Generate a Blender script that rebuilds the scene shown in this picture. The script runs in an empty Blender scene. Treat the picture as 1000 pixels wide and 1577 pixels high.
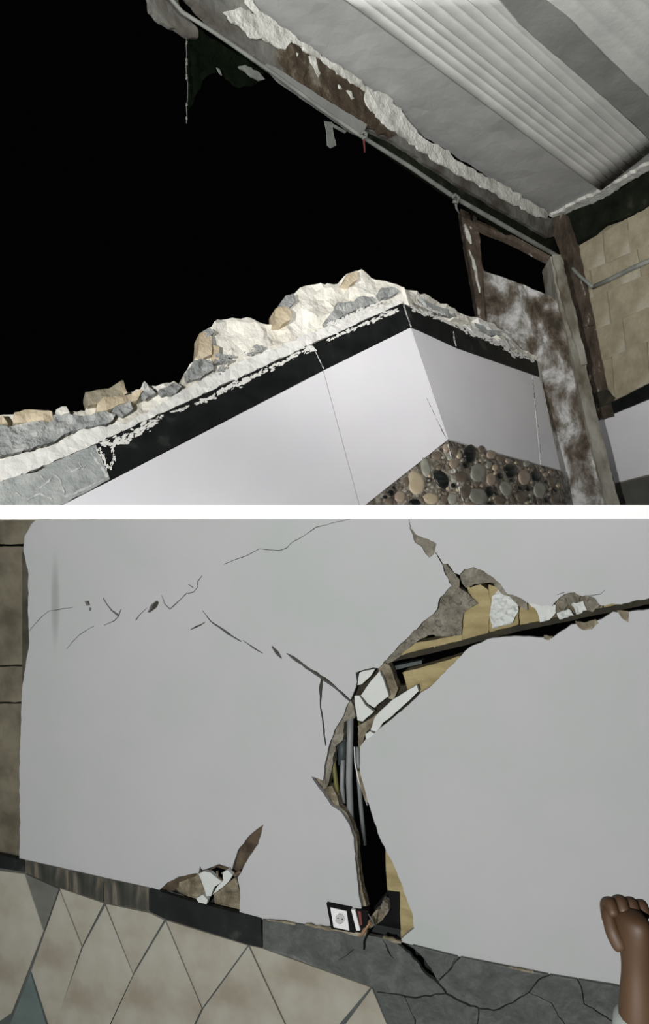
import bpy, bmesh, math, random
from mathutils import Vector, Matrix, noise
from mathutils.geometry import delaunay_2d_cdt, intersect_line_plane

# ------------------------------------------------------------------ camera, world, lights, exposure
S = bpy.context.scene
F, CX, CY = 1100.0, 500.0, 788.5              # focal length and centre for the 1000 x 1577 frame
cd = bpy.data.cameras.new('camera'); cam = bpy.data.objects.new('camera', cd)
S.collection.objects.link(cam); S.camera = cam
cam.location = (0, 0, 0); cam.rotation_euler = (math.pi/2, 0, 0)
cd.sensor_fit = 'VERTICAL'; cd.sensor_height = 36.0; cd.lens = F/1577*36.0; cd.clip_start = 0.05

W = bpy.data.worlds.new('night'); S.world = W; W.use_nodes = True
W.node_tree.nodes['Background'].inputs[0].default_value = (0.0006, 0.0008, 0.0006, 1)
W.node_tree.nodes['Background'].inputs[1].default_value = 1.0
S.view_settings.view_transform = 'Standard'; S.view_settings.look = 'None'
S.view_settings.gamma = 1; S.view_settings.exposure = 0.0
S.view_settings.use_curve_mapping = False

def lamp(name, kind, loc, aim, power, col=(1, 1, 1), **kw):
    l = bpy.data.lights.new(name, kind); l.energy = power; l.color = col
    for k, v in kw.items(): setattr(l, k, v)
    o = bpy.data.objects.new(name, l); S.collection.objects.link(o); o.location = loc
    o.rotation_euler = (Vector(aim)-Vector(loc)).to_track_quat('-Z', 'Y').to_euler()
    return o
# the phone lamp that lights both rooms, and two added fill lamps
lamp('phone_lamp', 'POINT', (-1.25, -1.6, 0.0), (0, 3, 0), 830, (1, .995, .98), shadow_soft_size=.03)
lamp('upper_fill', 'SPOT', (0.55, -0.3, 0.35), (0.95, 4.6, 2.5), 500, (1, .99, .975), shadow_soft_size=.04, spot_size=math.radians(64), spot_blend=.9)  # added fill that brightens the return wall and the upper right
lamp('lower_fill', 'AREA', (-2.2, -1.7, -1.9), (0.1, 3.2, -1.8), 70, (.96, 1, .98), size=1.0)  # added fill for the dim lower part of the cracked wall

# ------------------------------------------------------------------ helpers
def ray(px, py): return Vector(((px-CX)/F, 1.0, (CY-py)/F))
def P(px, py, d): return ray(px, py)*d

class Plane:
    """A flat surface of the building through three measured points; n looks into the room."""
    def __init__(s, a, b, c):
        s.o = P(*a); s.n = (P(*b)-s.o).cross(P(*c)-s.o).normalized()
        if s.n.dot(s.o) > 0: s.n = -s.n
    def at(s, px, py, off=0.0):
        r = ray(px, py); o = s.o+s.n*off
        return r*(o.dot(s.n)/r.dot(s.n))

WALLCOL = {}
def tag(o, label=None, cat=None, group=None, kind=None):
    if label: o['label'] = label
    if cat: o['category'] = cat
    if group: o['group'] = group
    if kind: o['kind'] = kind
    return o

def wloc(o):
    v = Vector((0, 0, 0))
    while o is not None: v = v+o.location; o = o.parent
    return v

def empty(name, loc, **kw):
    o = bpy.data.objects.new(name, None); S.collection.objects.link(o); o.location = loc
    o.empty_display_size = .1
    return tag(o, **kw)

def link(name, verts, faces, mat, parent=None, smooth=False, uvless=True, **kw):
    """verts in world space; the object's origin goes to the middle of its base."""
    vs = [Vector(v) for v in verts]
    lo = Vector([min(v[i] for v in vs) for i in range(3)]); hi = Vector([max(v[i] for v in vs) for i in range(3)])
    org = Vector(((lo.x+hi.x)/2, (lo.y+hi.y)/2, lo.z))
    me = bpy.data.meshes.new(name); me.from_pydata([v-org for v in vs], [], faces)
    me.validate(); me.materials.append(mat)
    if smooth: me.polygons.foreach_set('use_smooth', [True]*len(me.polygons))
    o = bpy.data.objects.new(name, me); S.collection.objects.link(o)
    o.parent = parent; o.location = org-wloc(parent) if parent else org
    return tag(o, **kw)

def jag(poly, amp=2.0, step=6.0, seed=0, closed=True):
    """break a straight outline into a ragged one"""
    rnd = random.Random(seed); out = []
    n = len(poly)
    for i in range(n if closed else n-1):
        a = Vector(poly[i]); b = Vector(poly[(i+1) % n]); d = b-a; L = d.length
        k = max(1, int(L/step)); nn = Vector((-d.y, d.x))/max(L, 1e-6)
        out.append((a.x, a.y))
        for j in range(1, k):
            t = (j+rnd.uniform(-.3, .3))/k; q = a+d*t+nn*rnd.uniform(-amp, amp)
            out.append((q.x, q.y))
    if not closed: out.append(tuple(poly[-1]))
    return out

def ribbon(pts, amp=.8, seed=0):
    """closed outline of a crack given as (x, y, width)"""
    P2 = []
    rnd = random.Random(seed)
    for i in range(len(pts)-1):
        x0, y0, w0 = pts[i]; x1, y1, w1 = pts[i+1]
        L = math.hypot(x1-x0, y1-y0); k = max(1, int(L/7))
        for j in range(k):
            t = j/k; P2.append((x0+(x1-x0)*t+(rnd.uniform(-amp, amp) if j else 0), y0+(y1-y0)*t+(rnd.uniform(-amp, amp) if j else 0), (w0+(w1-w0)*t)*rnd.uniform(.7, 1.25)))
    P2.append(pts[-1])
    l, r = [], []
    for i, (x, y, w) in enumerate(P2):
        a = P2[max(0, i-1)]; b = P2[min(len(P2)-1, i+1)]
        dx, dy = b[0]-a[0], b[1]-a[1]; m = math.hypot(dx, dy) or 1
        nx, ny = -dy/m, dx/m; h = max(w, .6)/2
        l.append((x+nx*h, y+ny*h)); r.append((x-nx*h, y-ny*h))
    return l+r[::-1]

def inside(p, poly):
    x, y = p; c = False; j = len(poly)-1
    for i in range(len(poly)):
        xi, yi = poly[i]; xj, yj = poly[j]
        if (yi > y) != (yj > y) and x < (xj-xi)*(y-yi)/(yj-yi)+xi: c = not c
        j = i
    return c

def inset(poly, d):
    """move the sides of a convex polygon inwards by d"""
    n = len(poly); A = sum(poly[i][0]*poly[(i+1) % n][1]-poly[(i+1) % n][0]*poly[i][1] for i in range(n))
    s = 1 if A > 0 else -1; out = []
    for i in range(n):
        p0, p1, p2 = Vector(poly[i-1]), Vector(poly[i]), Vector(poly[(i+1) % n])
        a = (p1-p0).normalized(); b = (p2-p1).normalized()
        na = Vector((-a.y, a.x))*s; nb = Vector((-b.y, b.x))*s
        m = (na+nb); m = m/max(m.length, 1e-6); q = p1+m*(d/max(m.dot(na), .35))
        out.append((q.x, q.y))
    return out

def sheet(name, pl, outline, mat, holes=(), thick=.02, off=0.0, grid=0, rough=0.0, nscale=8.0,
          parent=None, split=False, smooth=False, bulge=None, minarea=0, **kw):
    """A slab of real thickness lying on a plane: outline and holes cut through, face uneven by `rough` metres."""
    pts, edges = [], []
    def add(poly):
        b = len(pts); pts.extend(Vector((x, -y)) for x, y in poly); n = len(poly)
        edges.extend((b+i, b+(i+1) % n) for i in range(n))
    add(outline)
    for h in holes: add(h)
    if grid:
        xs = [p[0] for p in outline]; ys = [p[1] for p in outline]; rnd = random.Random(5)
        y = min(ys)
        while y < max(ys):
            x = min(xs)
            while x < max(xs):
                q = (x+rnd.uniform(-.35, .35)*grid, y+rnd.uniform(-.35, .35)*grid)
                if inside(q, outline) and not any(inside(q, h) for h in holes): pts.append(Vector((q[0], -q[1])))
                x += grid
            y += grid
    r = delaunay_2d_cdt(pts, edges, [], 0, 1e-4)
    V, T = r[0], r[2]; keep = []
    for t in T:
        cx = sum(V[i].x for i in t)/3; cy = -sum(V[i].y for i in t)/3
        if inside((cx, cy), outline) and not any(inside((cx, cy), h) for h in holes):
            a, b, c = (V[i] for i in t)
            keep.append(list(t) if (b-a).cross(c-a) > 0 else [t[0], t[2], t[1]])
    groups = [keep]
    if split:
        par = list(range(len(V)))
        def find(i):
            while par[i] != i: par[i] = par[par[i]]; i = par[i]
            return i
        for t in keep:
            for i in t[1:]: par[find(i)] = find(t[0])
        g = {}
        for t in keep: g.setdefault(find(t[0]), []).append(t)
        groups = list(g.values())
    outs = []
    for g in groups:
        if split and sum(abs((V[b]-V[a]).cross(V[c]-V[a]))/2 for a, b, c in g) < minarea: continue
        ids = sorted({i for t in g for i in t}); m = {k: i for i, k in enumerate(ids)}; N = len(ids)
        jit = (random.Random(len(outs)+31).uniform(0, .006) if split else 0)
        front = []
        for i in ids:
            p = pl.at(V[i].x, -V[i].y, off)
            h = jit
            if rough: h += rough*(noise.noise(p*nscale)+.5*noise.noise(p*nscale*2.3+Vector((3, 1, 7)))+.25*noise.noise(p*nscale*5.1))
            if bulge: h += bulge(V[i].x, -V[i].y)
            front.append(p+pl.n*h)
        back = [pl.at(V[i].x, -V[i].y, off)-pl.n*thick for i in ids]
        fc = [[m[i] for i in t] for t in g]
        cnt = {}
        for t in fc:
            for a, b in ((t[0], t[1]), (t[1], t[2]), (t[2], t[0])): cnt[(a, b)] = 1
        side = [[b, a, a+N, b+N] for (a, b) in cnt if (b, a) not in cnt]
        fcs = fc+[[t[2]+N, t[1]+N, t[0]+N] for t in fc]+side
        o = link(name, front+back, fcs, mat, parent, **kw)
        if smooth:
            for k in range(len(fc)): o.data.polygons[k].use_smooth = True
        outs.append(o)
    return outs if split else outs[0]

def tube(name, pts, rad, mat, parent=None, seg=10, **kw):
    """pts world points, rad a number or list"""
    n = len(pts); vs, fs = [], []
    pts = [Vector(p) for p in pts]
    for i, p in enumerate(pts):
        d = (pts[min(n-1, i+1)]-pts[max(0, i-1)]).normalized()
        a = d.orthogonal().normalized() if i == 0 else (a-d*a.dot(d)).normalized()
        b = d.cross(a); r = rad[i] if isinstance(rad, (list, tuple)) else rad
        for k in range(seg):
            t = 2*math.pi*k/seg; vs.append(p+(a*math.cos(t)+b*math.sin(t))*r)
    for i in range(n-1):
        for k in range(seg):
            k2 = (k+1) % seg; fs.append([i*seg+k, i*seg+k2, (i+1)*seg+k2, (i+1)*seg+k])
    fs.append([k for k in range(seg)][::-1]); fs.append([(n-1)*seg+k for k in range(seg)])
    return link(name, vs, fs, mat, parent, smooth=True, **kw)

def chunk(name, c, size, mat, parent=None, seed=0, n=22, boxy=.0, **kw):
    """an irregular broken lump: hull of random points"""
    rnd = random.Random(seed); bm = bmesh.new(); sx, sy, sz = size
    for _ in range(n):
        v = Vector((rnd.uniform(-1, 1), rnd.uniform(-1, 1), rnd.uniform(-1, 1)))
        if boxy and rnd.random() < boxy: v = Vector([math.copysign(rnd.uniform(.8, 1), t) for t in v])
        elif v.length > 1: v.normalize()
        bm.verts.new(Vector(c)+Vector((v.x*sx, v.y*sy, v.z*sz)))
    r = bmesh.ops.convex_hull(bm, input=bm.verts)
    bmesh.ops.delete(bm, geom=[v for v in bm.verts if not v.link_faces], context='VERTS')
    bm.verts.index_update(); vs = [v.co.copy() for v in bm.verts]; fs = [[v.index for v in f.verts] for f in bm.faces]
    bm.free()
    return link(name, vs, fs, mat, parent, **kw)

def box_between(name, corners, mat, parent=None, **kw):
    """8 world corners: 4 front (in order), 4 back"""
    fs = [[0, 1, 2, 3], [7, 6, 5, 4], [0, 4, 5, 1], [1, 5, 6, 2], [2, 6, 7, 3], [3, 7, 4, 0]]
    return link(name, corners, fs, mat, parent, **kw)

def M(name, stops, scale=5, detail=6, rough=.8, bump=.2, bscale=None, stretch=(1, 1, 1), spec=.4, dist=0.0, nrough=.5, metal=0, world=False):
    m = bpy.data.materials.new(name); m.use_nodes = True; nt = m.node_tree; N = nt.nodes; L = nt.links
    b = N['Principled BSDF']; b.inputs['Roughness'].default_value = rough
    b.inputs['Specular IOR Level'].default_value = spec; b.inputs['Metallic'].default_value = metal
    if world:
        tc = N.new('ShaderNodeNewGeometry'); src = tc.outputs['Position']
    else:
        tc = N.new('ShaderNodeTexCoord'); src = tc.outputs['Object']
    mp = N.new('ShaderNodeMapping'); mp.inputs['Scale'].default_value = stretch
    L.new(src, mp.inputs[0])
    nz = N.new('ShaderNodeTexNoise'); nz.inputs['Scale'].default_value = scale; nz.inputs['Detail'].default_value = detail
    nz.inputs['Distortion'].default_value = dist; nz.inputs['Roughness'].default_value = nrough
    L.new(mp.outputs[0], nz.inputs[0])
    cr = N.new('ShaderNodeValToRGB'); e = cr.color_ramp.elements
    while len(e) > 1: e.remove(e[-1])
    e[0].position = stops[0][0]; e[0].color = (*stops[0][1], 1)
    for p, c in stops[1:]:
        k = e.new(p); k.color = (*c, 1)
    L.new(nz.outputs[0], cr.inputs[0]); L.new(cr.outputs[0], b.inputs['Base Color'])
    if bump:
        n2 = N.new('ShaderNodeTexNoise'); n2.inputs['Scale'].default_value = bscale or scale*6; n2.inputs['Detail'].default_value = 8
        L.new(mp.outputs[0], n2.inputs[0])
        bp = N.new('ShaderNodeBump'); bp.inputs['Strength'].default_value = bump; bp.inputs['Distance'].default_value = .02
        L.new(n2.outputs[0], bp.inputs['Height']); L.new(bp.outputs[0], b.inputs['Normal'])
    m['out'] = 1
    return m
def g(v, t=(1, 1, 1)): return (v*t[0], v*t[1], v*t[2])

# ------------------------------------------------------------------ materials
m_slab = M('white_painted_slab', [(.3, g(.95)), (.7, g(.97))], 3, rough=.9, bump=.02)
m_tilewhite = M('glossy_white_tile', [(.3, (.80, .79, .82)), (.7, (.85, .84, .86))], 3, rough=.32, bump=.0, spec=.35)
m_tileblack = M('glossy_black_tile', [(.35, (.008, .009, .009)), (.62, (.014, .015, .015)), (.74, (.04, .045, .04))], 9, rough=.5, bump=.02, spec=.15)
m_plaster = M('broken_white_plaster', [(.25, (.56, .53, .45)), (.45, (.80, .77, .68)), (.7, (.87, .85, .77))], 7, rough=.95, bump=.5, bscale=35)
m_plaster2 = M('fresh_white_plaster', [(.3, (.74, .73, .69)), (.7, (.84, .83, .78))], 10, rough=.95, bump=.3, bscale=40)
m_cream = M('cream_broken_block', [(.3, (.42, .34, .22)), (.6, (.68, .58, .42))], 9, rough=.95, bump=.4)
m_mortar = M('grey_mortar', [(.3, (.24, .25, .24)), (.52, (.36, .37, .36)), (.75, (.60, .60, .57))], 16, rough=.95, bump=.7, bscale=60)
m_glue = M('grey_tile_adhesive', [(.3, (.30, .32, .31)), (.6, (.46, .48, .46)), (.8, (.66, .66, .63))], 11, rough=.95, bump=.4)
m_pebblebed = M('brown_stone_bed', [(.35, (.05, .042, .034)), (.5, (.17, .15, .12)), (.64, (.38, .35, .30))], 26, rough=.5, bump=.3, dist=1.0)
peb = [M('pebble_cream', [(.3, (.42, .34, .22)), (.7, (.60, .52, .38))], 9, rough=.35, bump=.02),
       M('pebble_black', [(.45, (.012, .014, .013)), (.62, (.03, .035, .03)), (.70, (.4, .4, .38))], 13, rough=.3, bump=0, stretch=(1, 1, 4)),
       M('pebble_rose', [(.3, (.30, .23, .17)), (.7, (.48, .40, .31))], 14, rough=.35, bump=.02),
       M('pebble_grey', [(.3, (.22, .22, .18)), (.7, (.42, .41, .35))], 12, rough=.35, bump=.02),
       M('pebble_brown', [(.3, (.11, .088, .065)), (.7, (.24, .20, .155))], 12, rough=.35, bump=.02)]
m_column = M('stained_column_render', [(.36, (.045, .035, .022)), (.45, (.13, .105, .08)), (.51, (.26, .245, .22)), (.60, (.62, .61, .60))], 5.0, 12, rough=.9, bump=.35, stretch=(1, 1, .6), dist=.3, nrough=.66)
m_colside = M('grey_column_arris', [(.35, (.12, .10, .07)), (.6, (.34, .33, .28))], 6, rough=.9, bump=.3, stretch=(1, 1, .4))
m_rust = M('flaking_brown_paint', [(.35, (.04, .028, .018)), (.55, (.105, .08, .058)), (.61, (.12, .09, .07)), (.66, (.5, .47, .42))], 11, 10, nrough=.65, rough=.85, bump=.3, stretch=(1, 1, .4))
m_dark = M('dark_timber', [(.3, (.018, .016, .010)), (.6, (.05, .045, .03))], 9, rough=.9, bump=.3)
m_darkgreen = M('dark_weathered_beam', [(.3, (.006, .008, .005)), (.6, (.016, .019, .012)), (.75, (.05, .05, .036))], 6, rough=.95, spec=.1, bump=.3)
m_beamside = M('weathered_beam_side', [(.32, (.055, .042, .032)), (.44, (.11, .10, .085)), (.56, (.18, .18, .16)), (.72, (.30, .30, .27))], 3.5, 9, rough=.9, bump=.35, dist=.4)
m_brownpatch = M('bare_brown_patch', [(.35, (.035, .024, .014)), (.56, (.085, .062, .038)), (.68, (.20, .18, .14))], 9, 10, nrough=.65, rough=.9, bump=.4)
m_ceil = M('grey_ceiling_render', [(.3, (.36, .36, .35)), (.7, (.47, .47, .46))], 3, rough=.9, bump=.15)
m_peel = M('peeling_pale_plaster', [(.35, (.40, .39, .35)), (.5, (.70, .70, .64)), (.7, (.86, .86, .80))], 8, rough=.95, bump=.5)
m_sheet = M('pale_corrugated_sheet', [(.3, (.56, .565, .54)), (.7, (.70, .70, .67))], 4, rough=.7, bump=.12, world=True)
m_joist = M('grey_joist', [(.3, (.21, .215, .20)), (.7, (.30, .305, .285))], 4, rough=.85, bump=.15)
m_pipe = M('grey_conduit', [(.4, (.20, .21, .19)), (.7, (.34, .35, .32))], 7, rough=.55, bump=.03)
m_block = M('cream_masonry_block', [(.3, (.27, .23, .15)), (.55, (.44, .39, .28)), (.72, (.56, .54, .46))], 2.6, 10, nrough=.65, rough=.95, bump=.3)
m_joint = M('dark_mortar_joint', [(.3, (.20, .17, .11)), (.7, (.34, .30, .21))], 9, rough=.95, bump=.3)
m_flake = M('pale_hanging_flake', [(.3, (.12, .13, .115)), (.7, (.24, .25, .225))], 9, rough=.9, bump=.2)
m_net = M('dark_green_mesh', [(.3, (.001, .003, .001)), (.7, (.005, .008, .004))], 9, rough=.95, spec=.05, bump=.2)
m_red = M('red_cord', [(.3, (.10, .02, .02)), (.7, (.16, .035, .03))], 9, rough=.7, bump=0)
m_tan = M('tan_rough_mortar', [(.34, (.07, .056, .036)), (.5, (.165, .14, .095)), (.66, (.30, .27, .20))], 14, 10, nrough=.68, rough=.95, bump=.6, bscale=50)
m_tangrey = M('grey_brown_mortar', [(.3, (.095, .085, .07)), (.5, (.165, .148, .115)), (.66, (.27, .25, .21))], 14, 10, nrough=.68, rough=.95, bump=.9, bscale=50)
m_yellow = M('yellow_clay_block', [(.3, (.20, .16, .075)), (.55, (.28, .23, .115)), (.75, (.34, .285, .16))], 7, rough=.95, bump=.35, bscale=30, stretch=(1, 1, 3))
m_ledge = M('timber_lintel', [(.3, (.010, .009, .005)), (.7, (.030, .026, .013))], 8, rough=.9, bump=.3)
m_frag = M('loose_plaster_face', [(.3, (.43, .45, .43)), (.7, (.50, .51, .49))], 5, rough=.75, bump=.05)
m_beige = M('beige_dado_tile', [(.36, (.225, .20, .155)), (.5, (.29, .275, .225)), (.64, (.325, .315, .27))], 3.5, rough=.5, bump=.02)
m_grout = M('grey_green_grout', [(.3, (.05, .057, .055)), (.7, (.075, .085, .08))], 9, rough=.9, bump=.1)
m_marble = M('grey_marble', [(.28, (.028, .034, .030)), (.5, (.060, .064, .060)), (.66, (.095, .098, .094)), (.76, (.24, .25, .24))], 9, 12, rough=.5, bump=.15, dist=.8, nrough=.7)
m_marble2 = M('mottled_brown_marble', [(.34, (.012, .014, .011)), (.47, (.034, .036, .030)), (.56, (.058, .054, .044)), (.68, (.15, .13, .10))], 5, 8, rough=.4, bump=.05, stretch=(2.5, 2.5, .6), dist=.5)
m_teal = M('dark_teal_tile', [(.3, (.075, .10, .095)), (.7, (.12, .15, .14))], 5, rough=.4, bump=.02)
m_greytri = M('dark_grey_tile', [(.3, (.09, .09, .08)), (.7, (.135, .135, .12))], 6, rough=.5, bump=.05)
m_plastic = M('white_plastic', [(.3, g(.62)), (.7, g(.66))], 5, rough=.35, bump=0)
m_black = M('black_plastic', [(.3, g(.003)), (.7, g(.005))], 5, rough=.7, bump=0, spec=.1)
m_slot = M('grey_socket_recess', [(.3, g(.22)), (.7, g(.27))], 5, rough=.5, bump=0)
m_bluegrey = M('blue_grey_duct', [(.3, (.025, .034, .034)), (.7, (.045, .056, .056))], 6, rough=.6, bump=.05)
m_gconduit = M('grey_plastic_conduit', [(.3, (.13, .14, .138)), (.7, (.19, .20, .198))], 6, rough=.5, bump=.02)
m_lilac = M('pale_plastic_conduit', [(.3, (.17, .172, .178)), (.7, (.22, .22, .23))], 6, rough=.5, bump=.02)
m_olive = M('olive_yellow_tube', [(.3, (.09, .09, .025)), (.7, (.14, .135, .035))], 6, rough=.5, bump=.02)
m_whitewire = M('white_wire', [(.3, g(.6)), (.7, g(.7))], 5, rough=.5, bump=0)
m_orange = M('orange_wire', [(.3, (.25, .12, .06)), (.7, (.34, .18, .10))], 5, rough=.5, bump=0)
m_skin = M('brown_skin', [(.3, (.038, .019, .0085)), (.7, (.052, .027, .012))], 6, rough=.6, bump=.03)
m_shirt = M('pale_sleeve', [(.3, (.15, .17, .15)), (.7, (.19, .21, .19))], 6, rough=.9, bump=.1)
m_trouser = M('dark_trousers', [(.3, g(.03)), (.7, g(.05))], 6, rough=.9, bump=.1)
m_hair = M('black_hair', [(.3, g(.01)), (.7, g(.02))], 20, rough=.7, bump=.3)
m_floor = M('grey_floor', [(.3, g(.2)), (.7, g(.28))], 4, rough=.7, bump=.05)
m_leftpost = M('tan_jamb', [(.35, (.07, .06, .04)), (.6, (.14, .125, .088))], 5, rough=.9, bump=.2)

m_combs = M('pale_comb_residue', [(.4, (.42, .43, .42)), (.6, (.72, .72, .70))], 30, rough=.9, bump=.1)
m_recess = M('socket_well_shade', [(.3, g(.36)), (.7, g(.40))], 5, rough=.4, bump=0)
m_crack = M('crack_shade_undercoat', [(.3, (.030, .026, .018)), (.7, (.07, .062, .048))], 9, rough=.95, bump=.2)
m_grouthair = M('pale_grout', [(.42, (.12, .12, .12)), (.55, (.7, .7, .68))], 60, rough=.9, bump=0)
# painted lower wall: faint uneven paint and one upright grey smudge that belongs to the wall
m_wall = M('pale_grey_paint', [(.3, (.335, .352, .345)), (.5, (.355, .357, .360)), (.7, (.372, .368, .373))], 1.6, 3, rough=.7, bump=.06, bscale=25, spec=.3, world=True)

nt = m_wall.node_tree; N = nt.nodes; L = nt.links
gp = N.new('ShaderNodeNewGeometry'); sb_ = N.new('ShaderNodeVectorMath'); sb_.operation = 'SUBTRACT'; sb_.inputs[1].default_value = (-1.409, 3.736, -.464)
ml = N.new('ShaderNodeVectorMath'); ml.operation = 'MULTIPLY'; ml.inputs[1].default_value = (1/.034, 0, 1/.30)
ln = N.new('ShaderNodeVectorMath'); ln.operation = 'LENGTH'; mr = N.new('ShaderNodeMapRange'); mr.interpolation_type = 'SMOOTHSTEP'
mr.inputs[1].default_value = 1.0; mr.inputs[2].default_value = .25; mr.inputs[3].default_value = 0; mr.inputs[4].default_value = .42
mx = N.new('ShaderNodeMix'); mx.data_type = 'RGBA'; mx.inputs[7].default_value = (.13, .13, .125, 1)
L.new(gp.outputs['Position'], sb_.inputs[0]); L.new(sb_.outputs[0], ml.inputs[0]); L.new(ml.outputs[0], ln.inputs[0]); L.new(ln.outputs['Value'], mr.inputs[0])
L.new(mr.outputs[0], mx.inputs[0]); L.new(N['Color Ramp'].outputs[0], mx.inputs[6]); L.new(mx.outputs[2], N['Principled BSDF'].inputs['Base Color'])

# ================================================================== THE UPPER ROOM
A = Plane((620, 470, 4.0), (723.7, 777, 3.75), (20, 700, 2.85))
B = Plane((620, 470, 4.0), (723.7, 777, 3.75), (865, 725, 4.9))
Cw = Plane((890, 380, 6.3), (940, 700, 5.9), (1000, 600, 5.6))
Cc = Plane((850, 330, 6.45), (1000, 252, 5.8), (400, 20, 3.8))      # the ceiling
Bs = Plane((850, 345, 6.4), (330, 0, 3.55), (850, 420, 6.4))        # side of the edge beam
Co = Plane((790, 560, 5.5), (950, 777, 5.2), (850, 400, 5.8))       # stained column

# --- added slab dividing the two rooms, standing for a blank white strip, seen edge-on
y0, y1, h = 2.4, 8.6, 21.0/F*2.4/2
slab = box_between('trim_1', [(-3.2, y0, -h), (3.6, y0, -h), (3.6, y0, h), (-3.2, y0, h), (-3.2, y1, -h), (3.6, y1, -h), (3.6, y1, h), (-3.2, y1, h)],
                   m_slab, label='edge of an added white slab that divides the two rooms', kind='structure')

def wall_root(name, pl, px, py, label):
    p = pl.at(px, py, 0); return empty(name, (p.x, p.y, h), label=label, kind='structure')

def flakes(name, pl, path, mat, root, seed, off=.0085, dens=1.0):
    """powdery residue left in small ragged flakes along a path of (x, y, width)"""
    rnd = random.Random(seed); vs, fs = [], []
    for k in range(len(path)-1):
        (x0, y0, w0), (x1, y1, w1) = path[k], path[k+1]; L = math.hypot(x1-x0, y1-y0); ang = math.atan2(y1-y0, x1-x0)
        for _ in range(max(3, int(L*1.3*dens))):
            t = rnd.random(); w = w0+(w1-w0)*t; u = rnd.gauss(0, .32)*w
            cx, cy = x0+(x1-x0)*t-math.sin(ang)*u, y0+(y1-y0)*t+math.cos(ang)*u
            a = rnd.uniform(.8, 2.2+.35*w); b = a*rnd.uniform(.25, .6); n = 7; base = len(vs); o2 = off+rnd.uniform(0, .0012)
            th = ang+rnd.gauss(0, .3)
            pts = []
            for q in range(n):
                f = 2*math.pi*q/n; m = rnd.uniform(.55, 1.2); ex, ey = a*m*math.cos(f), -b*m*math.sin(f)
                pts.append((cx+ex*math.cos(th)-ey*math.sin(th), cy+ex*math.sin(th)+ey*math.cos(th)))
            vs += [pl.at(x, y, o2) for x, y in pts]+[pl.at(x, y, o2-.0025) for x, y in pts]
            fs.append([base+q for q in range(n)]); fs += [[base+(q+1) % n, base+q, base+n+q, base+n+(q+1) % n] for q in range(n)]
    return link(name, vs, fs, mat, root, kind='stuff')

# --- wall_left: tiled wall with the broken top
wl = wall_root('wall_left', A, 350, 700, 'white tiled wall with a black border whose top is broken away')
sil = [(-30, 642), (0, 640), (20, 637), (45, 634), (90, 634), (106, 636), (130, 634), (140, 622), (160, 614), (190, 610), (197, 604), (215, 600),
       (222, 588), (230, 594), (240, 595), (262, 590), (268, 587), (280, 592), (285, 573), (300, 553), (312, 538), (310, 516), (325, 505),
       (335, 492), (350, 491), (385, 490), (400, 498), (424, 500), (430, 474), (440, 457), (455, 450), (463, 442), (480, 437), (520, 437),
       (535, 421), (556, 416), (575, 425), (600, 434), (622, 444)]
def corner(y): return 620+(y-470)*(723.7-620)/(777-470)
coreA = jag(sil, 1.6, 6, 3, closed=False)+[(corner(640), 640), (corner(786), 786), (-30, 786)]
sheet('masonry_core', A, coreA, m_plaster, thick=.13, off=-.048, grid=9, rough=.026, nscale=9, parent=wl)
# white tiles, cut at the joint and at the pebble band
sheet('white_tile', A, inset([(95, 778), (170, 740), (498, 571), (556, 786), (70, 786)], .4), m_tilewhite, thick=.012, off=.0, parent=wl)
sheet('white_tile', A, [(499, 570.5), (632, 505), (690, 677), (566, 775), (557, 785)], m_tilewhite, thick=.012, off=.0, parent=wl)
# black border tiles
sheet('border_tile', A, [(148, 683), (480, 531), (498, 569), (171, 738)], m_tileblack, thick=.016, off=.006, parent=wl)
sheet('border_tile', A, [(482, 530), (619, 467), (632, 503), (500, 568)], m_tileblack, thick=.016, off=.006, parent=wl)
# bed left by fallen border tiles, with white comb marks
sheet('adhesive_bed', A, jag([(-30, 752), (20, 735), (58, 726), (80, 712), (148, 685), (169, 738), (95, 777), (75, 786), (-30, 786)], 1.2, 8, 4), m_glue, thick=.01, off=.004, grid=12, rough=.004, nscale=30, parent=wl)
for i, q in enumerate([[(60, 752, 2), (75, 741, 3), (80, 735, 1)], [(82, 728, 2), (92, 738, 3), (97, 752, 2), (100, 765, 2)], [(104, 716, 1), (112, 726, 3), (124, 720, 2)],
                       [(122, 712, 1), (127, 722, 3), (133, 716, 1)], [(140, 697, 3), (148, 708, 5), (158, 722, 5), (166, 735, 3)], [(100, 765, 3), (120, 757, 4), (140, 748, 3), (160, 738, 1)],
                       [(40, 770, 2), (62, 760, 3), (80, 768, 2)], [(24, 758, 3), (32, 764, 2)], [(62, 731, 1.5), (70, 742, 2)]]):
    sheet('comb_mark', A, jag(ribbon(q, 1, i), 1, 3, i), m_combs, thick=.002, off=.0072, parent=wl)
# white dust and plaster left along the border's upper edge
for i, q in enumerate([[(150, 684, 6), (175, 682, 12), (200, 672, 10), (225, 658, 12), (245, 645, 6), (252, 640, 2)], [(300, 622, 3), (325, 613, 8), (350, 598, 6), (372, 589, 10), (400, 575, 8)],
                       [(262, 634, 1), (278, 632, 5), (292, 624, 1)], [(400, 575, 5), (425, 563, 7), (450, 551, 6), (466, 540, 7), (478, 534, 9), (486, 540, 4)], [(505, 524, 2), (530, 513, 5), (560, 499, 3), (575, 494, 6), (590, 486, 8), (612, 476, 4)],
                       [(152, 690, 5), (160, 705, 6), (166, 722, 3)], [(174, 690, 2), (176, 706, 4), (170, 722, 2)]]):
    flakes('plaster_smear', A, q, m_plaster2, wl, 40+i)
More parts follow.
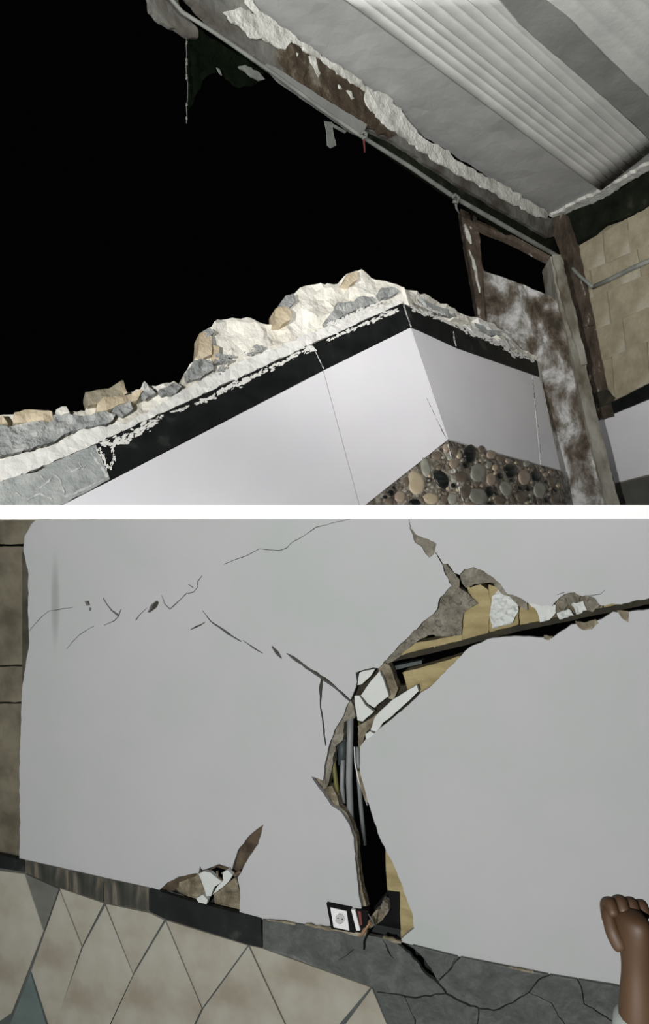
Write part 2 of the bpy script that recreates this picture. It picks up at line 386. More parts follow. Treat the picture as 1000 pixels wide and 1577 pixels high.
# grey mortar left on the broken face
for i, q in enumerate([[(-20, 652), (20, 655), (60, 645), (75, 652), (80, 640), (100, 637), (120, 640), (140, 640), (160, 632), (178, 638), (170, 650), (150, 655), (130, 660), (100, 668), (80, 680), (50, 690), (20, 698), (-20, 706)],
                       [(180, 622), (200, 618), (205, 630), (190, 640), (172, 634)], [(212, 604), (232, 598), (240, 606), (225, 614)], [(245, 600), (262, 594), (280, 597), (270, 606), (250, 608)],
                       [(286, 574), (298, 556), (312, 550), (324, 555), (328, 570), (310, 582), (290, 586)], [(332, 545), (352, 548), (346, 556), (330, 560)],
                       [(500, 496), (512, 480), (520, 466), (545, 465), (556, 456), (575, 457), (580, 466), (560, 474), (540, 480), (520, 492), (505, 502)],
                       [(583, 452), (588, 443), (605, 441), (614, 450), (600, 457), (588, 460)], [(150, 618), (180, 612), (200, 608), (192, 616), (168, 622)]]):
    sheet('mortar_patch', A, jag(q, 1.8, 6, 60+i), m_mortar, thick=.03, off=-.008, grid=7, rough=.012, nscale=22, parent=wl)
for i, q in enumerate([[(340, 558, 8), (360, 548, 10)], [(375, 545, 8), (405, 536, 12)], [(330, 575, 6), (350, 565, 6)], [(505, 500, 6), (530, 492, 8), (560, 478, 6), (590, 464, 5)]]):
    flakes('grey_speck', A, q, m_mortar if i < 3 else m_plaster2, wl, 90+i, off=.004, dens=.8)
# the pale plaster run just above the border
sheet('plaster_ledge', A, jag([(-30, 722), (20, 702), (80, 688), (120, 664), (200, 650), (300, 590), (400, 545), (500, 505), (560, 478), (618, 462), (619, 467), (480, 530), (148, 683), (80, 712), (20, 735), (-30, 752)], 2.0, 7, 9),
      m_plaster2, thick=.02, off=.0, grid=9, rough=.008, nscale=20, parent=wl)
# broken cream blocks standing along the break
def lump(pl, px, py, sx, sy, mat, root, seed, boxy=.5, off=-.03, dz=.045, name='brick', **kw):
    c = pl.at(px, py, off); d = c.y/F
    return chunk(name, c, (sx*d, dz, sy*d), mat, root, seed, 20, boxy, **kw)
def wedge(pl, poly, mat, root, seed, thick=.09, off=.01, name='brick'):
    return sheet(name, pl, jag(poly, .8, 7, seed), mat, thick=thick, off=off-.014, grid=8, rough=.012, nscale=16, parent=root)
wedge(A, [(132, 602), (150, 600), (168, 598), (184, 589), (188, 585), (195, 603), (190, 611), (165, 612), (150, 622), (136, 624)], M('shaded_cream_block', [(.3, (.26, .23, .16)), (.7, (.40, .36, .27))], 12, rough=.95, bump=.4), wl, 1)  # darker copy of the cream block, with shade put into its colour
wedge(A, [(185, 589), (190, 586), (197, 604), (192, 607)], m_cream, wl, 2, off=.02)
wedge(A, [(150, 622), (160, 612), (195, 608), (222, 598), (212, 615), (185, 622), (165, 632), (148, 634)], m_cream, wl, 3, off=.016)
wedge(A, [(30, 634), (38, 631), (80, 634), (82, 648), (60, 648), (20, 652), (22, 636)], m_cream, wl, 4, off=.014)
wedge(A, [(86, 632), (95, 626), (102, 625), (107, 636), (96, 638)], m_plaster, wl, 5, off=.02)
wedge(A, [(-30, 641), (4, 640), (12, 652), (-30, 656)], m_cream, wl, 51, off=.014)
wedge(A, [(307, 514), (316, 512), (326, 518), (327, 545), (314, 550), (305, 546)], m_cream, wl, 6, off=.02)
wedge(A, [(310, 512), (324, 505), (330, 512), (318, 520)], m_mortar, wl, 7, off=.02)
wedge(A, [(326, 530), (338, 534), (338, 556), (328, 550)], m_cream, wl, 71, off=.008)
wedge(A, [(424, 498), (424, 476), (436, 470), (452, 478), (448, 492), (436, 498)], m_cream, wl, 8, off=.02)
wedge(A, [(428, 472), (440, 456), (454, 450), (457, 462), (445, 474), (434, 474)], m_mortar, wl, 9, off=.02)
wedge(A, [(528, 436), (536, 422), (550, 417), (552, 430), (540, 438)], m_cream, wl, 10, off=.01)
wedge(A, [(216, 600), (221, 588), (228, 591), (232, 600)], m_plaster2, wl, 11, off=.02)
wedge(A, [(258, 596), (268, 588), (280, 594), (272, 604)], m_mortar, wl, 12, off=.02)
# grout lines
for i, q in enumerate([[(481, 532, 1.4), (490, 549, 1.2), (499, 568, 1.4)], [(657, 612, .8), (672, 644, 1), (688, 676, 1.5)], [(690, 684, 1.4), (702, 733, 2.2), (709, 758, 1.8), (716, 778, 1.8)]]):
    sheet('grout_line', A, ribbon(q, .35, i), m_grouthair, thick=.001, off=.0075 if i == 0 else (.0007 if i == 1 else .011), parent=wl)
# pebble mosaic
sheet('mosaic_bed', A, [(690, 678), (corner(778), 779), (corner(786), 786), (545, 786), (566, 776)], m_pebblebed, thick=.012, off=.0, grid=7, rough=.003, nscale=40, parent=wl)
def ellipse(cx, cy, rx, ry, ang, n=14, seed=0):
    r = random.Random(seed); a = math.radians(ang); out = []
    for k in range(n):
        t = 2*math.pi*k/n; q = 1+r.uniform(-.07, .07)
        x, y = rx*math.cos(t)*q, ry*math.sin(t)*q
        out.append((cx+x*math.cos(a)-y*math.sin(a), cy+x*math.sin(a)+y*math.cos(a)))
    return out
def pebble(pl, root, cx, cy, rx, ry, ang, mi, seed=0):
    """a worn river stone, domed, set into its bed"""
    vs, fs = [], []; n = 14
    rings = [(1, -.004), (.97, .004), (.75, .0085), (.4, .0105)]
    for s, hh in rings:
        for (x, y) in ellipse(cx, cy, rx*s, ry*s, ang, n, seed): vs.append(pl.at(x, y, hh))
    vs.append(pl.at(cx, cy, .011)); c = len(vs)-1
    for k in range(len(rings)-1):
        for j in range(n):
            j2 = (j+1) % n; fs.append([k*n+j2, k*n+j, (k+1)*n+j, (k+1)*n+j2])
    for j in range(n): fs.append([(len(rings)-1)*n+(j+1) % n, (len(rings)-1)*n+j, c])
    return link('pebble', vs, fs, peb[mi], root, smooth=True)
PA = [(641, 744, 13, 20, -12, 0), (656, 720, 7.5, 16, -10, 3), (680, 738, 10, 17, -32, 1), (664, 768, 13, 9, 10, 0), (617, 765, 9, 10, 0, 2), (639, 774, 9, 6, 0, 1), (673, 702, 9, 7, 0, 4),
      (697, 768, 8, 10, 0, 3), (600, 772, 7, 6, 0, 4), (684, 770, 6, 9, 10, 4), (626, 742, 6, 8, 0, 4), (687, 690, 5, 7, 0, 2)]
PB = [(724, 699, 10, 15, 0, 1), (737, 728, 12, 15, 10, 3), (700, 713, 8, 9, 20, 2), (737, 764, 16, 12, 25, 3), (754, 757, 7, 9, 0, 1), (787, 725, 11, 11, 0, 1), (808, 735, 10, 12, -10, 2),
      (826, 733, 9, 8, 30, 1), (832, 755, 10, 13, 0, 3), (757, 738, 8, 10, 0, 2), (712, 734, 13, 8, 10, 4), (780, 752, 12, 10, 60, 3), (757, 700, 8, 7, 0, 2), (742, 692, 6, 6, 0, 4),
      (772, 706, 7, 6, 0, 4), (770, 772, 9, 7, 0, 4), (805, 765, 10, 9, 0, 4), (856, 768, 8, 8, 0, 4), (851, 742, 7, 8, 0, 4), (790, 700, 0, 0, 0, 0), (718, 757, 9, 11, 0, 4), (812, 714, 6, 5, 0, 3), (700, 693, 6, 5, 0, 4),
      (756, 777, 6, 6, 0, 1), (724, 778, 9, 6, 0, 2)]
def fill(seed, region, taken, n, rlo, rhi):
    rnd = random.Random(seed); out = []
    xs = [p[0] for p in region]; ys = [p[1] for p in region]
    for _ in range(4000):
        if len(out) >= n: break
        x, y, q = rnd.uniform(min(xs), max(xs)), rnd.uniform(min(ys), max(ys)), rnd.uniform(rlo, rhi)
        if not all(inside((x+q*1.2*math.cos(t), y+q*1.2*math.sin(t)), region) for t in range(6)): continue
        if any(math.hypot(x-t[0], y-t[1]) < q+(t[2]+t[3])/2*.95 for t in taken+out): continue
        out.append((x, y, q, q*rnd.uniform(.8, 1.3), rnd.uniform(0, 180), rnd.choice([0, 2, 3, 3, 4, 4, 1])))
    return out
PA += fill(3, [(690, 679), (722, 776), (568, 776)], PA, 34, 2.6, 6)
PB += fill(4, [(693, 680), (863, 727), (868, 778), (726, 780)], PB, 60, 2.6, 6)
for i, (x, y, rx, ry, a, m) in enumerate(PA): pebble(A, wl, x, y, rx, ry, a, m, i)

# --- wall_right: the short tiled return
wr = wall_root('wall_right', B, 770, 700, 'short white tiled return wall between the tiled corner and the column')
silB = [(621, 443), (640, 450), (660, 457), (680, 467), (700, 475), (718, 487), (735, 489), (760, 500), (775, 508), (786, 522), (800, 536), (832, 552)]
sheet('masonry_core', B, jag(silB, 1.2, 7, 13, closed=False)+[(833, 582), (864, 724), (869, 786), (corner(786), 786), (corner(640), 640)], m_plaster, thick=.13, off=-.048, grid=9, rough=.024, nscale=9, parent=wr)
sheet('border_tile', B, [(621, 467), (699, 503), (703, 535), (634, 503)], m_tileblack, thick=.016, off=.006, parent=wr)
sheet('border_tile', B, [(700, 503.5), (828, 556), (831, 580), (704, 535.5)], m_tileblack, thick=.016, off=.006, parent=wr)
sheet('white_tile', B, [(633, 505), (819, 575), (832, 715), (690.5, 676)], m_tilewhite, thick=.012, off=0, parent=wr)
sheet('white_tile', B, [(820, 575.5), (831, 581), (864, 724), (833, 715)], m_tilewhite, thick=.012, off=0, parent=wr)
sheet('mosaic_bed', B, [(690, 678), (866, 726), (874, 786), (corner(786), 786)], m_pebblebed, thick=.012, off=.0, grid=7, rough=.004, nscale=40, parent=wr)
for i, (x, y, rx, ry, a, m) in enumerate(PB):
    if rx: pebble(B, wr, x, y, rx, ry, a, m, i+50)
for i, q in enumerate([[(821, 585, 1.2), (826, 630, 1), (832, 680, .8), (834, 714, .6)], [(622, 468, 2), (628, 488, 1.2), (634, 504, 1.6)], [(699, 510, 1), (700, 522, 2), (703, 533, 1)]]):
    sheet('grout_line', B, ribbon(q, .3, i+9), m_grouthair, thick=.002, off=.0075 if i else .0007, parent=wr)
for i, q in enumerate([[(628, 470, 3), (650, 480, 6), (675, 489, 5), (700, 500, 4)], [(700, 500, 5), (730, 513, 8), (755, 524, 5), (775, 530, 8), (792, 545, 6)], [(790, 545, 5), (806, 548, 4), (822, 556, 4)], [(640, 466, 2), (665, 478, 3), (690, 486, 2)]]):
    flakes('plaster_smear', B, q, m_plaster2, wr, 80+i)
for i, q in enumerate([[(648, 458), (672, 470), (700, 482), (712, 490), (690, 486), (662, 474)], [(730, 497), (755, 506), (772, 516), (758, 516), (738, 508)], [(775, 518), (790, 527), (784, 532)]]):
    sheet('mortar_patch', B, jag(q, 1, 6, 90+i), m_glue, thick=.02, off=.004, grid=7, rough=.012, nscale=22, parent=wr)
for i, q in enumerate([[(690, 478), (715, 486), (724, 496), (700, 490)], [(735, 490), (760, 501), (774, 510), (752, 508)], [(764, 516), (784, 522), (795, 536), (778, 530)], [(716, 499), (742, 512), (760, 522), (735, 518)]]):
    wedge(B, q, m_plaster2 if i % 2 else m_plaster, wr, 20+i, thick=.05, off=.018, name='plaster_piece')


def clip(poly, region):
    """cut a polygon by a convex region (both in frame pixels)"""
    A2 = sum(region[i][0]*region[(i+1) % len(region)][1]-region[(i+1) % len(region)][0]*region[i][1] for i in range(len(region)))
    s = 1 if A2 > 0 else -1; out = list(poly)
    for i in range(len(region)):
        a, b = region[i], region[(i+1) % len(region)]; src, out = out, []
        f = lambda p: s*((b[0]-a[0])*(p[1]-a[1])-(b[1]-a[1])*(p[0]-a[0]))
        for j in range(len(src)):
            p, q = src[j-1], src[j]; fp, fq = f(p), f(q)
            if (fp >= 0) != (fq >= 0):
                t = fp/(fp-fq); out.append((p[0]+(q[0]-p[0])*t, p[1]+(q[1]-p[1])*t))
            if fq >= 0: out.append(q)
        if not out: return []
    return out
def area(p): return abs(sum(p[i][0]*p[(i+1) % len(p)][1]-p[(i+1) % len(p)][0]*p[i][1] for i in range(len(p)))/2)

# --- column, jamb, uprights at the far corner
col = empty('concrete_column', Co.at(900, 785), label='tall stained column with blotchy peeling render behind the short tiled return', cat='column')
sheet('stained_face', Co, jag([(744, 416), (800, 436), (860, 460), (905, 600), (950, 792), (840, 792), (838, 590), (790, 560), (752, 520)], .8, 10, 1), m_column, thick=.30, off=0, grid=14, rough=.012, nscale=5, parent=col)
sheet('arris', Co, jag([(848, 395), (866, 398), (874, 440), (899, 540), (925, 660), (958, 792), (938, 792), (905, 660), (884, 560), (862, 470)], .9, 8, 2), m_colside, thick=.2, off=.03, grid=9, rough=.012, nscale=8, parent=col)
sheet('upper_arris', Co, jag([(851, 392), (864, 392), (884, 470), (905, 560), (896, 562), (868, 470)], .8, 7, 3), m_colside, thick=.05, off=.05, grid=9, rough=.008, nscale=12, parent=col)
jamb = empty('door_jamb', Co.at(750, 560, -.05), label='narrow upright jamb with flaking brown paint left of the stained column', cat='jamb')
sheet('jamb_board', Co, jag([(709, 322), (735, 330), (742, 400), (763, 500), (768, 560), (748, 560), (738, 495), (722, 400)], .7, 8, 5), m_rust, thick=.08, off=-.04, grid=9, rough=.008, nscale=12, parent=jamb)
sheet('paint_flake', Co, ribbon([(716, 345, 3), (722, 365, 7), (726, 375, 2)], 1, 3), m_peel, thick=.006, off=-.028, parent=jamb)
sheet('paint_flake', Co, ribbon([(723, 385, 2), (729, 400, 5), (734, 425, 4), (739, 450, 2)], 1, 4), m_peel, thick=.006, off=-.028, parent=jamb)
sheet('head_rail', Co, jag([(733, 338), (790, 362), (850, 395), (850, 402), (788, 370), (734, 348)], .5, 8, 6), m_rust, thick=.06, off=-.03, parent=jamb)
up = empty('timber_upright', Cw.at(905, 640, .08), label='dark brown timber upright right of the column, running down to the black border', cat='timber post')
sheet('upright_board', Cw, jag([(846, 338), (868, 330), (882, 372), (888, 400), (903, 470), (926, 590), (938, 640), (922, 645), (916, 610), (900, 545), (880, 465), (868, 405)], .8, 8, 7), m_rust, thick=.07, off=.08, grid=10, rough=.01, nscale=9, parent=up)
sheet('dark_groove', Cw, jag([(866, 404), (880, 440), (884, 470), (905, 560), (921, 640), (912, 660), (898, 600), (880, 520)], .8, 8, 8), m_dark, thick=.04, off=.05, parent=up)  # dark strip drawn for the groove between column and upright
sheet('splice_piece', Cw, jag([(885, 470), (903, 470), (912, 500), (896, 504)], .8, 8, 9), m_rust, thick=.03, off=.10, parent=up)
sheet('foot_block', Cw, jag([(914, 606), (934, 600), (944, 612), (936, 622), (920, 628)], 1.2, 6, 10), m_dark, thick=.03, off=.09, parent=up)

# --- wall_back: cream blocks over a black border and white tiles
wb = wall_root('wall_back', Cw, 960, 700, 'cream block wall with a black border and white tiles at the right edge')
reg = [(880, 384), (1035, 298), (1035, 573), (926, 629)]
sheet('mortar_backing', Cw, [(874, 340), (1035, 255), (1035, 790), (930, 790), (900, 600)], m_joint, thick=.10, off=-.03, parent=wb)
rnd = random.Random(8)
ys_ = [352, 424, 468, 520, 572, 640]; xj = [[930, 968, 1012], [912, 985, 1035], [938, 1003], [918, 962, 1022], [945, 1000]]
for r in range(5):
    xs_ = [860]+xj[r]+[1050]
    for k in range(len(xs_)-1):
        f0 = lambda x, y: y-.43*(x-890)
        x0, x1 = xs_[k], xs_[k+1]
        q = clip([(x0-3, f0(x0, ys_[r])), (x1-3, f0(x1, ys_[r])), (x1+3, f0(x1, ys_[r+1])), (x0+3, f0(x0, ys_[r+1]))], reg)
        if len(q) < 3 or area(q) < 60: continue
        q = inset(q, .9)
        sheet('block', Cw, jag(q, .5, 9, r*9+k), m_block, thick=.05, off=rnd.uniform(-.004, .008), grid=12, rough=.008, nscale=9, parent=wb)
sheet('border_tile', Cw, jag([(919, 631), (950, 616), (1035, 573), (1035, 599), (922, 647)], .4, 9, 1), m_tileblack, thick=.03, off=.012, parent=wb)
sheet('white_tile', Cw, [(921, 648), (1035, 601), (1035, 722), (947, 744)], m_tilewhite, thick=.03, off=.0, parent=wb)
sheet('lower_border_tile', Cw, [(947, 746), (1035, 724), (1035, 790), (956, 790)], m_greytri, thick=.03, off=.0, parent=wb)

# --- ceiling
ce = empty('ceiling', Cc.at(700, 150), label='grey rendered ceiling with pale corrugated sheets between dark joists', kind='structure')
sheet('ceiling_render', Cc, jag([(345, -40), (385, -5), (400, 18), (450, 56), (500, 93), (565, 137), (650, 208), (765, 280), (850, 334), (870, 323), (922, 296)], 1, 9, 3, closed=False)+[(1040, 232), (1040, -40)], m_ceil, thick=.12, off=-.01, grid=16, rough=.010, nscale=4, parent=ce)
def ribbed(name, a0, a1, b0, b1, nw, amp, off, mat, **kw):
    ns, nt = nw*8, 14; vs, fs = [], []
    for i in range(ns+1):
        s = i/ns
        for j in range(nt+1):
            t = j/nt
            x = (a0[0]*(1-s)+b0[0]*s)*(1-t)+(a1[0]*(1-s)+b1[0]*s)*t; y = (a0[1]*(1-s)+b0[1]*s)*(1-t)+(a1[1]*(1-s)+b1[1]*s)*t
            vs.append(Cc.at(x, y, off+amp*(abs(math.sin(math.pi*s*nw))**.6)*(1-.35*t)))
    for i in range(ns):
        for j in range(nt):
            a = i*(nt+1)+j; fs.append([a, a+nt+1, a+nt+2, a+1])
    n = len(vs)
    vs += [v-Cc.n*.02 for v in vs]; fs += [[q+n for q in f[::-1]] for f in fs]
    for i in range(ns):
        for j in (0, nt): a = i*(nt+1)+j; fs.append([a, a+nt+1, a+nt+1+n, a+n] if j else [a+n, a+nt+1+n, a+nt+1, a])
    o = link(name, vs, fs, mat, ce, smooth=True); return o
def lerp(a, b, t): return (a[0]+(b[0]-a[0])*t, a[1]+(b[1]-a[1])*t)
L0a, L0b, L1a, L1b = (522, -8), (926, 294), (765, -8), (1012, 226)
c1, c2 = .42, .78
ribbed('corrugated_sheet', L0a, L0b, lerp(L0a, L1a, c1), lerp(L0b, L1b, c1), 4, .016, .012, m_sheet)
ribbed('corrugated_sheet', lerp(L0a, L1a, c1+.004), lerp(L0b, L1b, c1+.004), lerp(L0a, L1a, c2), lerp(L0b, L1b, c2), 3, .011, .009, m_sheet)
ribbed('corrugated_sheet', lerp(L0a, L1a, c2+.004), lerp(L0b, L1b, c2+.004), L1a, L1b, 2, .006, .009, m_sheet)
ribbed('corrugated_sheet', (826, -8), (1040, 185), (1040, -40), (1045, -38), 5, .006, .009, m_sheet)
sheet('joist', Cc, jag([(765, -8), (826, -8), (880, 34), (940, 96), (1040, 190), (1040, 255), (1010, 224), (972, 187), (900, 122), (845, 75), (800, 35)], .6, 12, 9), m_joist, thick=.05, off=.035, grid=18, rough=.004, parent=ce)
sheet('plaster_cornice', Cc, jag([(846, 333), (872, 320), (925, 296), (972, 268), (1035, 236), (1035, 246), (972, 279), (930, 308), (890, 322), (862, 336)], 1.6, 6, 5), m_peel, thick=.03, off=.02, grid=7, rough=.008, nscale=20, parent=ce)

# --- edge beam over the opening
eb = empty('edge_beam', Bs.at(560, 170), label='long weathered edge beam with peeling plaster above the dark opening', cat='beam')
sheet('beam_side', Bs, jag([(262, -40), (345, -40), (400, 20), (450, 58), (500, 95), (565, 140), (650, 212), (765, 284), (850, 338), (862, 362), (846, 366), (760, 316), (700, 281), (600, 214), (560, 196), (500, 158), (420, 105), (340, 46)], .8, 9, 1), m_beamside, thick=.05, off=0, grid=12, rough=.012, nscale=6, parent=eb)
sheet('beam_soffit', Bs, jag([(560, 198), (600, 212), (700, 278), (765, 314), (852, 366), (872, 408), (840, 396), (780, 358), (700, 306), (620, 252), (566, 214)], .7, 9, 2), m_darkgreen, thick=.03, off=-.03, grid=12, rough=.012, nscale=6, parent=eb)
sheet('bare_patch', Bs, jag([(428, 78), (447, 58), (500, 93), (540, 118), (568, 140), (566, 166), (590, 190), (612, 206), (600, 212), (560, 192), (520, 168), (480, 140), (440, 118)], 3, 7, 3), m_brownpatch, thick=.02, off=.016, grid=8, rough=.012, nscale=14, parent=eb)
for i, q in enumerate([[(345, 18), (372, 10), (395, 22), (430, 42), (452, 62), (440, 76), (425, 70), (405, 58), (388, 58), (372, 40), (358, 34)],
                       [(384, -12), (398, 16), (450, 52), (500, 88), (540, 112), (568, 134), (566, 142), (530, 120), (500, 98), (450, 62), (400, 28), (370, -12)],
                       [(566, 136), (600, 148), (630, 186), (655, 214), (692, 232), (700, 245), (765, 279), (848, 328), (842, 337), (828, 334), (760, 296), (715, 272), (690, 258), (655, 236), (620, 210), (590, 190), (572, 172), (563, 156)],
                       [(477, 86), (486, 88), (488, 98), (494, 112), (491, 119), (485, 106), (480, 96)], [(535, 139), (541, 141), (546, 152), (542, 153)], [(522, 130), (526, 132), (528, 137), (524, 136)], [(456, 80), (460, 82), (459, 86)]]):
    sheet('peeling_plaster', Bs, jag(q, 2.2 if i < 3 else .8, 6, 20+i), m_peel, thick=.012, off=.022, grid=6, rough=.006, nscale=22, parent=eb)
sheet('cable_tray', Bs, jag([(412, 98), (425, 104), (500, 152), (566, 192), (558, 208), (545, 202), (500, 170), (432, 122)], .6, 9, 4), m_joist, thick=.03, off=.05, parent=eb)

sb = empty('side_beam', Cw.at(940, 330, .06), label='dark beam above the cream block wall under the ceiling corner', cat='beam')
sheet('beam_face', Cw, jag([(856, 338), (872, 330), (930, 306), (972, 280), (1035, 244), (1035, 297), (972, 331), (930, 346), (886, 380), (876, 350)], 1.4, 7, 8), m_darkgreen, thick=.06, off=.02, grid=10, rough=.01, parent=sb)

# --- conduit along the beam, second conduit on the block wall, odds and ends that hang there
def bs(px, py, off=.075): return Bs.at(px, py, off)
pp = [bs(240, -30), bs(280, 18), bs(330, 50), bs(420, 112), bs(500, 171), bs(557, 210), bs(630, 256), bs(700, 304), bs(770, 344), bs(840, 384), bs(872, 402), Cw.at(892, 424, .14), Cw.at(913, 442, .12)]
tube('electrical_conduit', pp, [.010, .010, .010, .010, .010, .012, .014, .016, .018, .019, .018, .014, .014], m_pipe, label='long grey conduit running along the edge beam over the opening', cat='pipe')
tube('electrical_conduit', [Cw.at(914, 442, .06), Cw.at(940, 430, .05), Cw.at(972, 414, .05), Cw.at(1040, 384, .05)], .018, m_pipe, label='short dark conduit fixed across the cream block wall', cat='pipe')
br = empty('hanging_bracket', bs(512, 228, .02), label='pale metal strap hanging from the cable tray into the dark', cat='bracket')
sheet('strap', Bs, jag([(500, 186), (512, 188), (513, 200), (518, 224), (510, 228), (505, 224), (504, 205)], .5, 6, 1), m_flake, thick=.006, off=.03, parent=br)
sheet('strap_arm', Bs, [(512, 190), (516, 192), (534, 202), (532, 205), (513, 195)], m_flake, thick=.006, off=.03, parent=br)
rc = empty('knotted_cord', bs(562, 235, .10), label='red and white cord knotted round the conduit at its middle', cat='cord')
tube('knot', [bs(556, 206, .11), bs(560, 203, .125), bs(565, 205, .125), bs(564, 211, .12), bs(558, 213, .11)], .008, m_flake, rc)
tube('loose_end', [bs(560, 210, .11), bs(561, 222, .10), bs(562, 235, .10)], [.008, .006, .004], m_red, rc)
tube('loose_end', [bs(562, 208, .11), bs(565, 203, .11)], .005, m_pipe, rc)
kc = empty('cord_knot', bs(706, 330, .08), label='pale cord wound round the conduit above the flaking jamb', cat='cord')
tube('knot', [bs(696, 304, .10), bs(701, 300, .115), bs(707, 304, .115), bs(704, 312, .11), bs(698, 310, .1)], .011, m_flake, kc)
tube('loose_end', [bs(702, 310, .10), bs(703, 320, .09), bs(708, 330, .08)], [.010, .008, .005], m_flake, kc)
fl = empty('hanging_debris', bs(290, 60, 0), label='torn pale board and dark green mesh hanging left of the conduit', cat='debris')
sheet('board_piece', Bs, jag([(226, -20), (268, -20), (284, 22), (304, 44), (306, 58), (292, 58), (270, 44), (248, 34), (232, 18)], 1.6, 7, 1), m_beamside, thick=.02, off=.02, grid=9, rough=.01, parent=fl)
sheet('torn_mesh', Bs, jag([(290, 60), (306, 46), (330, 62), (380, 92), (408, 112), (402, 122), (386, 134), (368, 136), (348, 122), (336, 110), (318, 118), (306, 140), (296, 160), (289, 170)], 2.0, 7, 2), m_net, thick=.004, off=.0, grid=9, rough=.03, parent=fl)
sheet('pale_flake', Bs, jag([(368, 102), (378, 100), (400, 112), (408, 122), (400, 124), (384, 115)], 1.2, 5, 3), m_flake, thick=.01, off=.04, parent=fl)
sheet('pale_flake', Bs, jag([(334, 104), (338, 106), (342, 116), (338, 112)], .5, 5, 4), m_flake, thick=.006, off=.035, parent=fl)
rnd = random.Random(4); q = [bs(288+rnd.uniform(-1.5, 1.5), y, .04) for y in range(58, 200, 12)]
tube('hanging_thread', q, .0018, m_flake, fl, seg=5)
for y in (66, 92, 98, 116, 120, 162, 182):
    p = bs(287.5, y, .04); chunk('thread_flake', p, (.006, .003, .011), m_flake, fl, y)

# ================================================================== THE LOWER ROOM
def wd(px): return 3.2/(1+.38*(px-500)/F)
Wp = Plane((500, 900, 3.2), (500, 1400, 3.2), (0, 1000, wd(0)))
wf = empty('wall_front', (0, 3.2, -2.8), label='cracked pale grey plaster wall above a stone and tile dado', kind='structure')
top_line = [(-40, 1307), (30, 1322), (110, 1340), (230, 1367), (300, 1388), (402, 1414), (500, 1427), (560, 1437), (620, 1450), (700, 1470), (850, 1500), (945, 1515), (1040, 1536)]
left_edge = [(60, 797), (48, 808), (38, 826), (36, 850), (44, 885), (43, 940), (45, 990), (40, 1020), (34, 1060), (32, 1120), (30, 1200), (31, 1290), (30, 1322)]
wall_out = jag(left_edge, .8, 8, 1, closed=False)[:-1]+[(x, y+1) for x, y in top_line if x >= 30]+[(1040, 797)]
H1_up = [(1040, 912), (1000, 921), (962, 929), (925, 932), (918, 922), (905, 917), (897, 918), (885, 912), (870, 915), (858, 925), (850, 934), (830, 932), (812, 928), (795, 918), (782, 915), (775, 905), (760, 889), (745, 879), (730, 873), (715, 877), (708, 885), (700, 882), (690, 868), (682, 868), (684, 880), (696, 902), (690, 907), (678, 920), (672, 940), (655, 955), (625, 985), (600, 1010), (583, 1029)]
H1_l = [(575, 1028), (555, 1033), (548, 1036), (550, 1050), (545, 1066), (540, 1078), (535, 1085), (530, 1100), (515, 1125), (505, 1155), (500, 1180), (498, 1202), (480, 1196), (500, 1225), (510, 1240), (525, 1250), (538, 1270), (545, 1290), (548, 1330), (552, 1370), (557, 1400), (560, 1445)]
H1_r = [(618, 1455), (618, 1447), (638, 1430), (635, 1405), (625, 1380), (612, 1345), (600, 1320), (585, 1290), (575, 1260), (567, 1235), (562, 1215), (555, 1190), (555, 1150), (562, 1140), (577, 1129), (595, 1114), (619, 1095), (640, 1076), (648, 1067), (662, 1059), (680, 1040), (705, 1015), (722, 998), (735, 992), (750, 985), (770, 982), (800, 980), (830, 982), (850, 983), (865, 972), (880, 962), (915, 958), (928, 953), (945, 942), (962, 943), (1000, 938), (1040, 930)]
H1 = jag(H1_up, 1.3, 6, 2, closed=False)+jag(H1_l, .8, 7, 3, closed=False)+jag(H1_r, .8, 7, 4, closed=False)
H2 = jag([(244, 1372), (258, 1359), (275, 1350), (300, 1345), (306, 1345), (308, 1334), (312, 1340), (325, 1336), (338, 1331), (352, 1336), (357, 1340), (366, 1310), (385, 1286), (406, 1270), (398, 1300), (381, 1325), (372, 1343), (366, 1352), (370, 1375), (369, 1407), (330, 1398), (290, 1386)], .7, 7, 5)
cracks = [
 [(312, 940, .8), (325, 957, 2), (350, 975, 3), (372, 988, 1.5)], [(374, 986, 1), (390, 997, 2.6), (405, 1006, 1)], [(419, 995, 1.5), (427, 1005, 5), (434, 1014, 2)],
 [(442, 1006, 1.5), (452, 1013, 5), (465, 1022, 5), (480, 1033, 5), (500, 1046, 6), (520, 1062, 3), (543, 1082, 4)],
 [(497, 1044, 6), (494, 1065, 4), (494, 1090, 2.5), (498, 1115, 2.5), (502, 1148, 2)], [(293, 970, .8), (303, 965, 2.6), (316, 958, .8)],
 [(345, 869, .8), (362, 862, 1), (380, 856, 1), (400, 845, .8), (430, 848, 1), (442, 844, 1), (452, 834, 1), (470, 824, .8), (487, 812, 1), (510, 806, .8), (540, 799, .8)],
 [(46, 971, 1.2), (60, 954, 1.4), (75, 941, 1), (112, 935, .7)], [(102, 1000, .7), (122, 978, 1), (145, 964, .7)],
 [(159, 921, 2), (165, 931, 2), (172, 940, 3), (183, 948, 4), (187, 938, 1)], [(160, 963, .8), (176, 956, 1.2), (184, 948, 1.2)],
 [(209, 955, 2), (216, 946, 1.2), (226, 936, .8)], [(249, 916, .8), (254, 930, 2), (262, 938, 2.2), (275, 926, 1.2), (287, 914, 1.6)], [(287, 914, 1), (298, 912, 1.2), (304, 905, 1), (305, 895, 1.4), (312, 886, .8)], [(290, 900, 1), (298, 905, 1.8)],
 [(630, 797, .8), (633, 812, 1.2)], [(671, 850, .8), (677, 860, 2), (684, 872, 2)], [(900, 917, .6), (925, 915, 1), (932, 909, .6)], [(858, 916, .6), (870, 912, 1)],
]
holes = [H1, H2]+[ribbon(c, .7, i) for i, c in enumerate(cracks)]
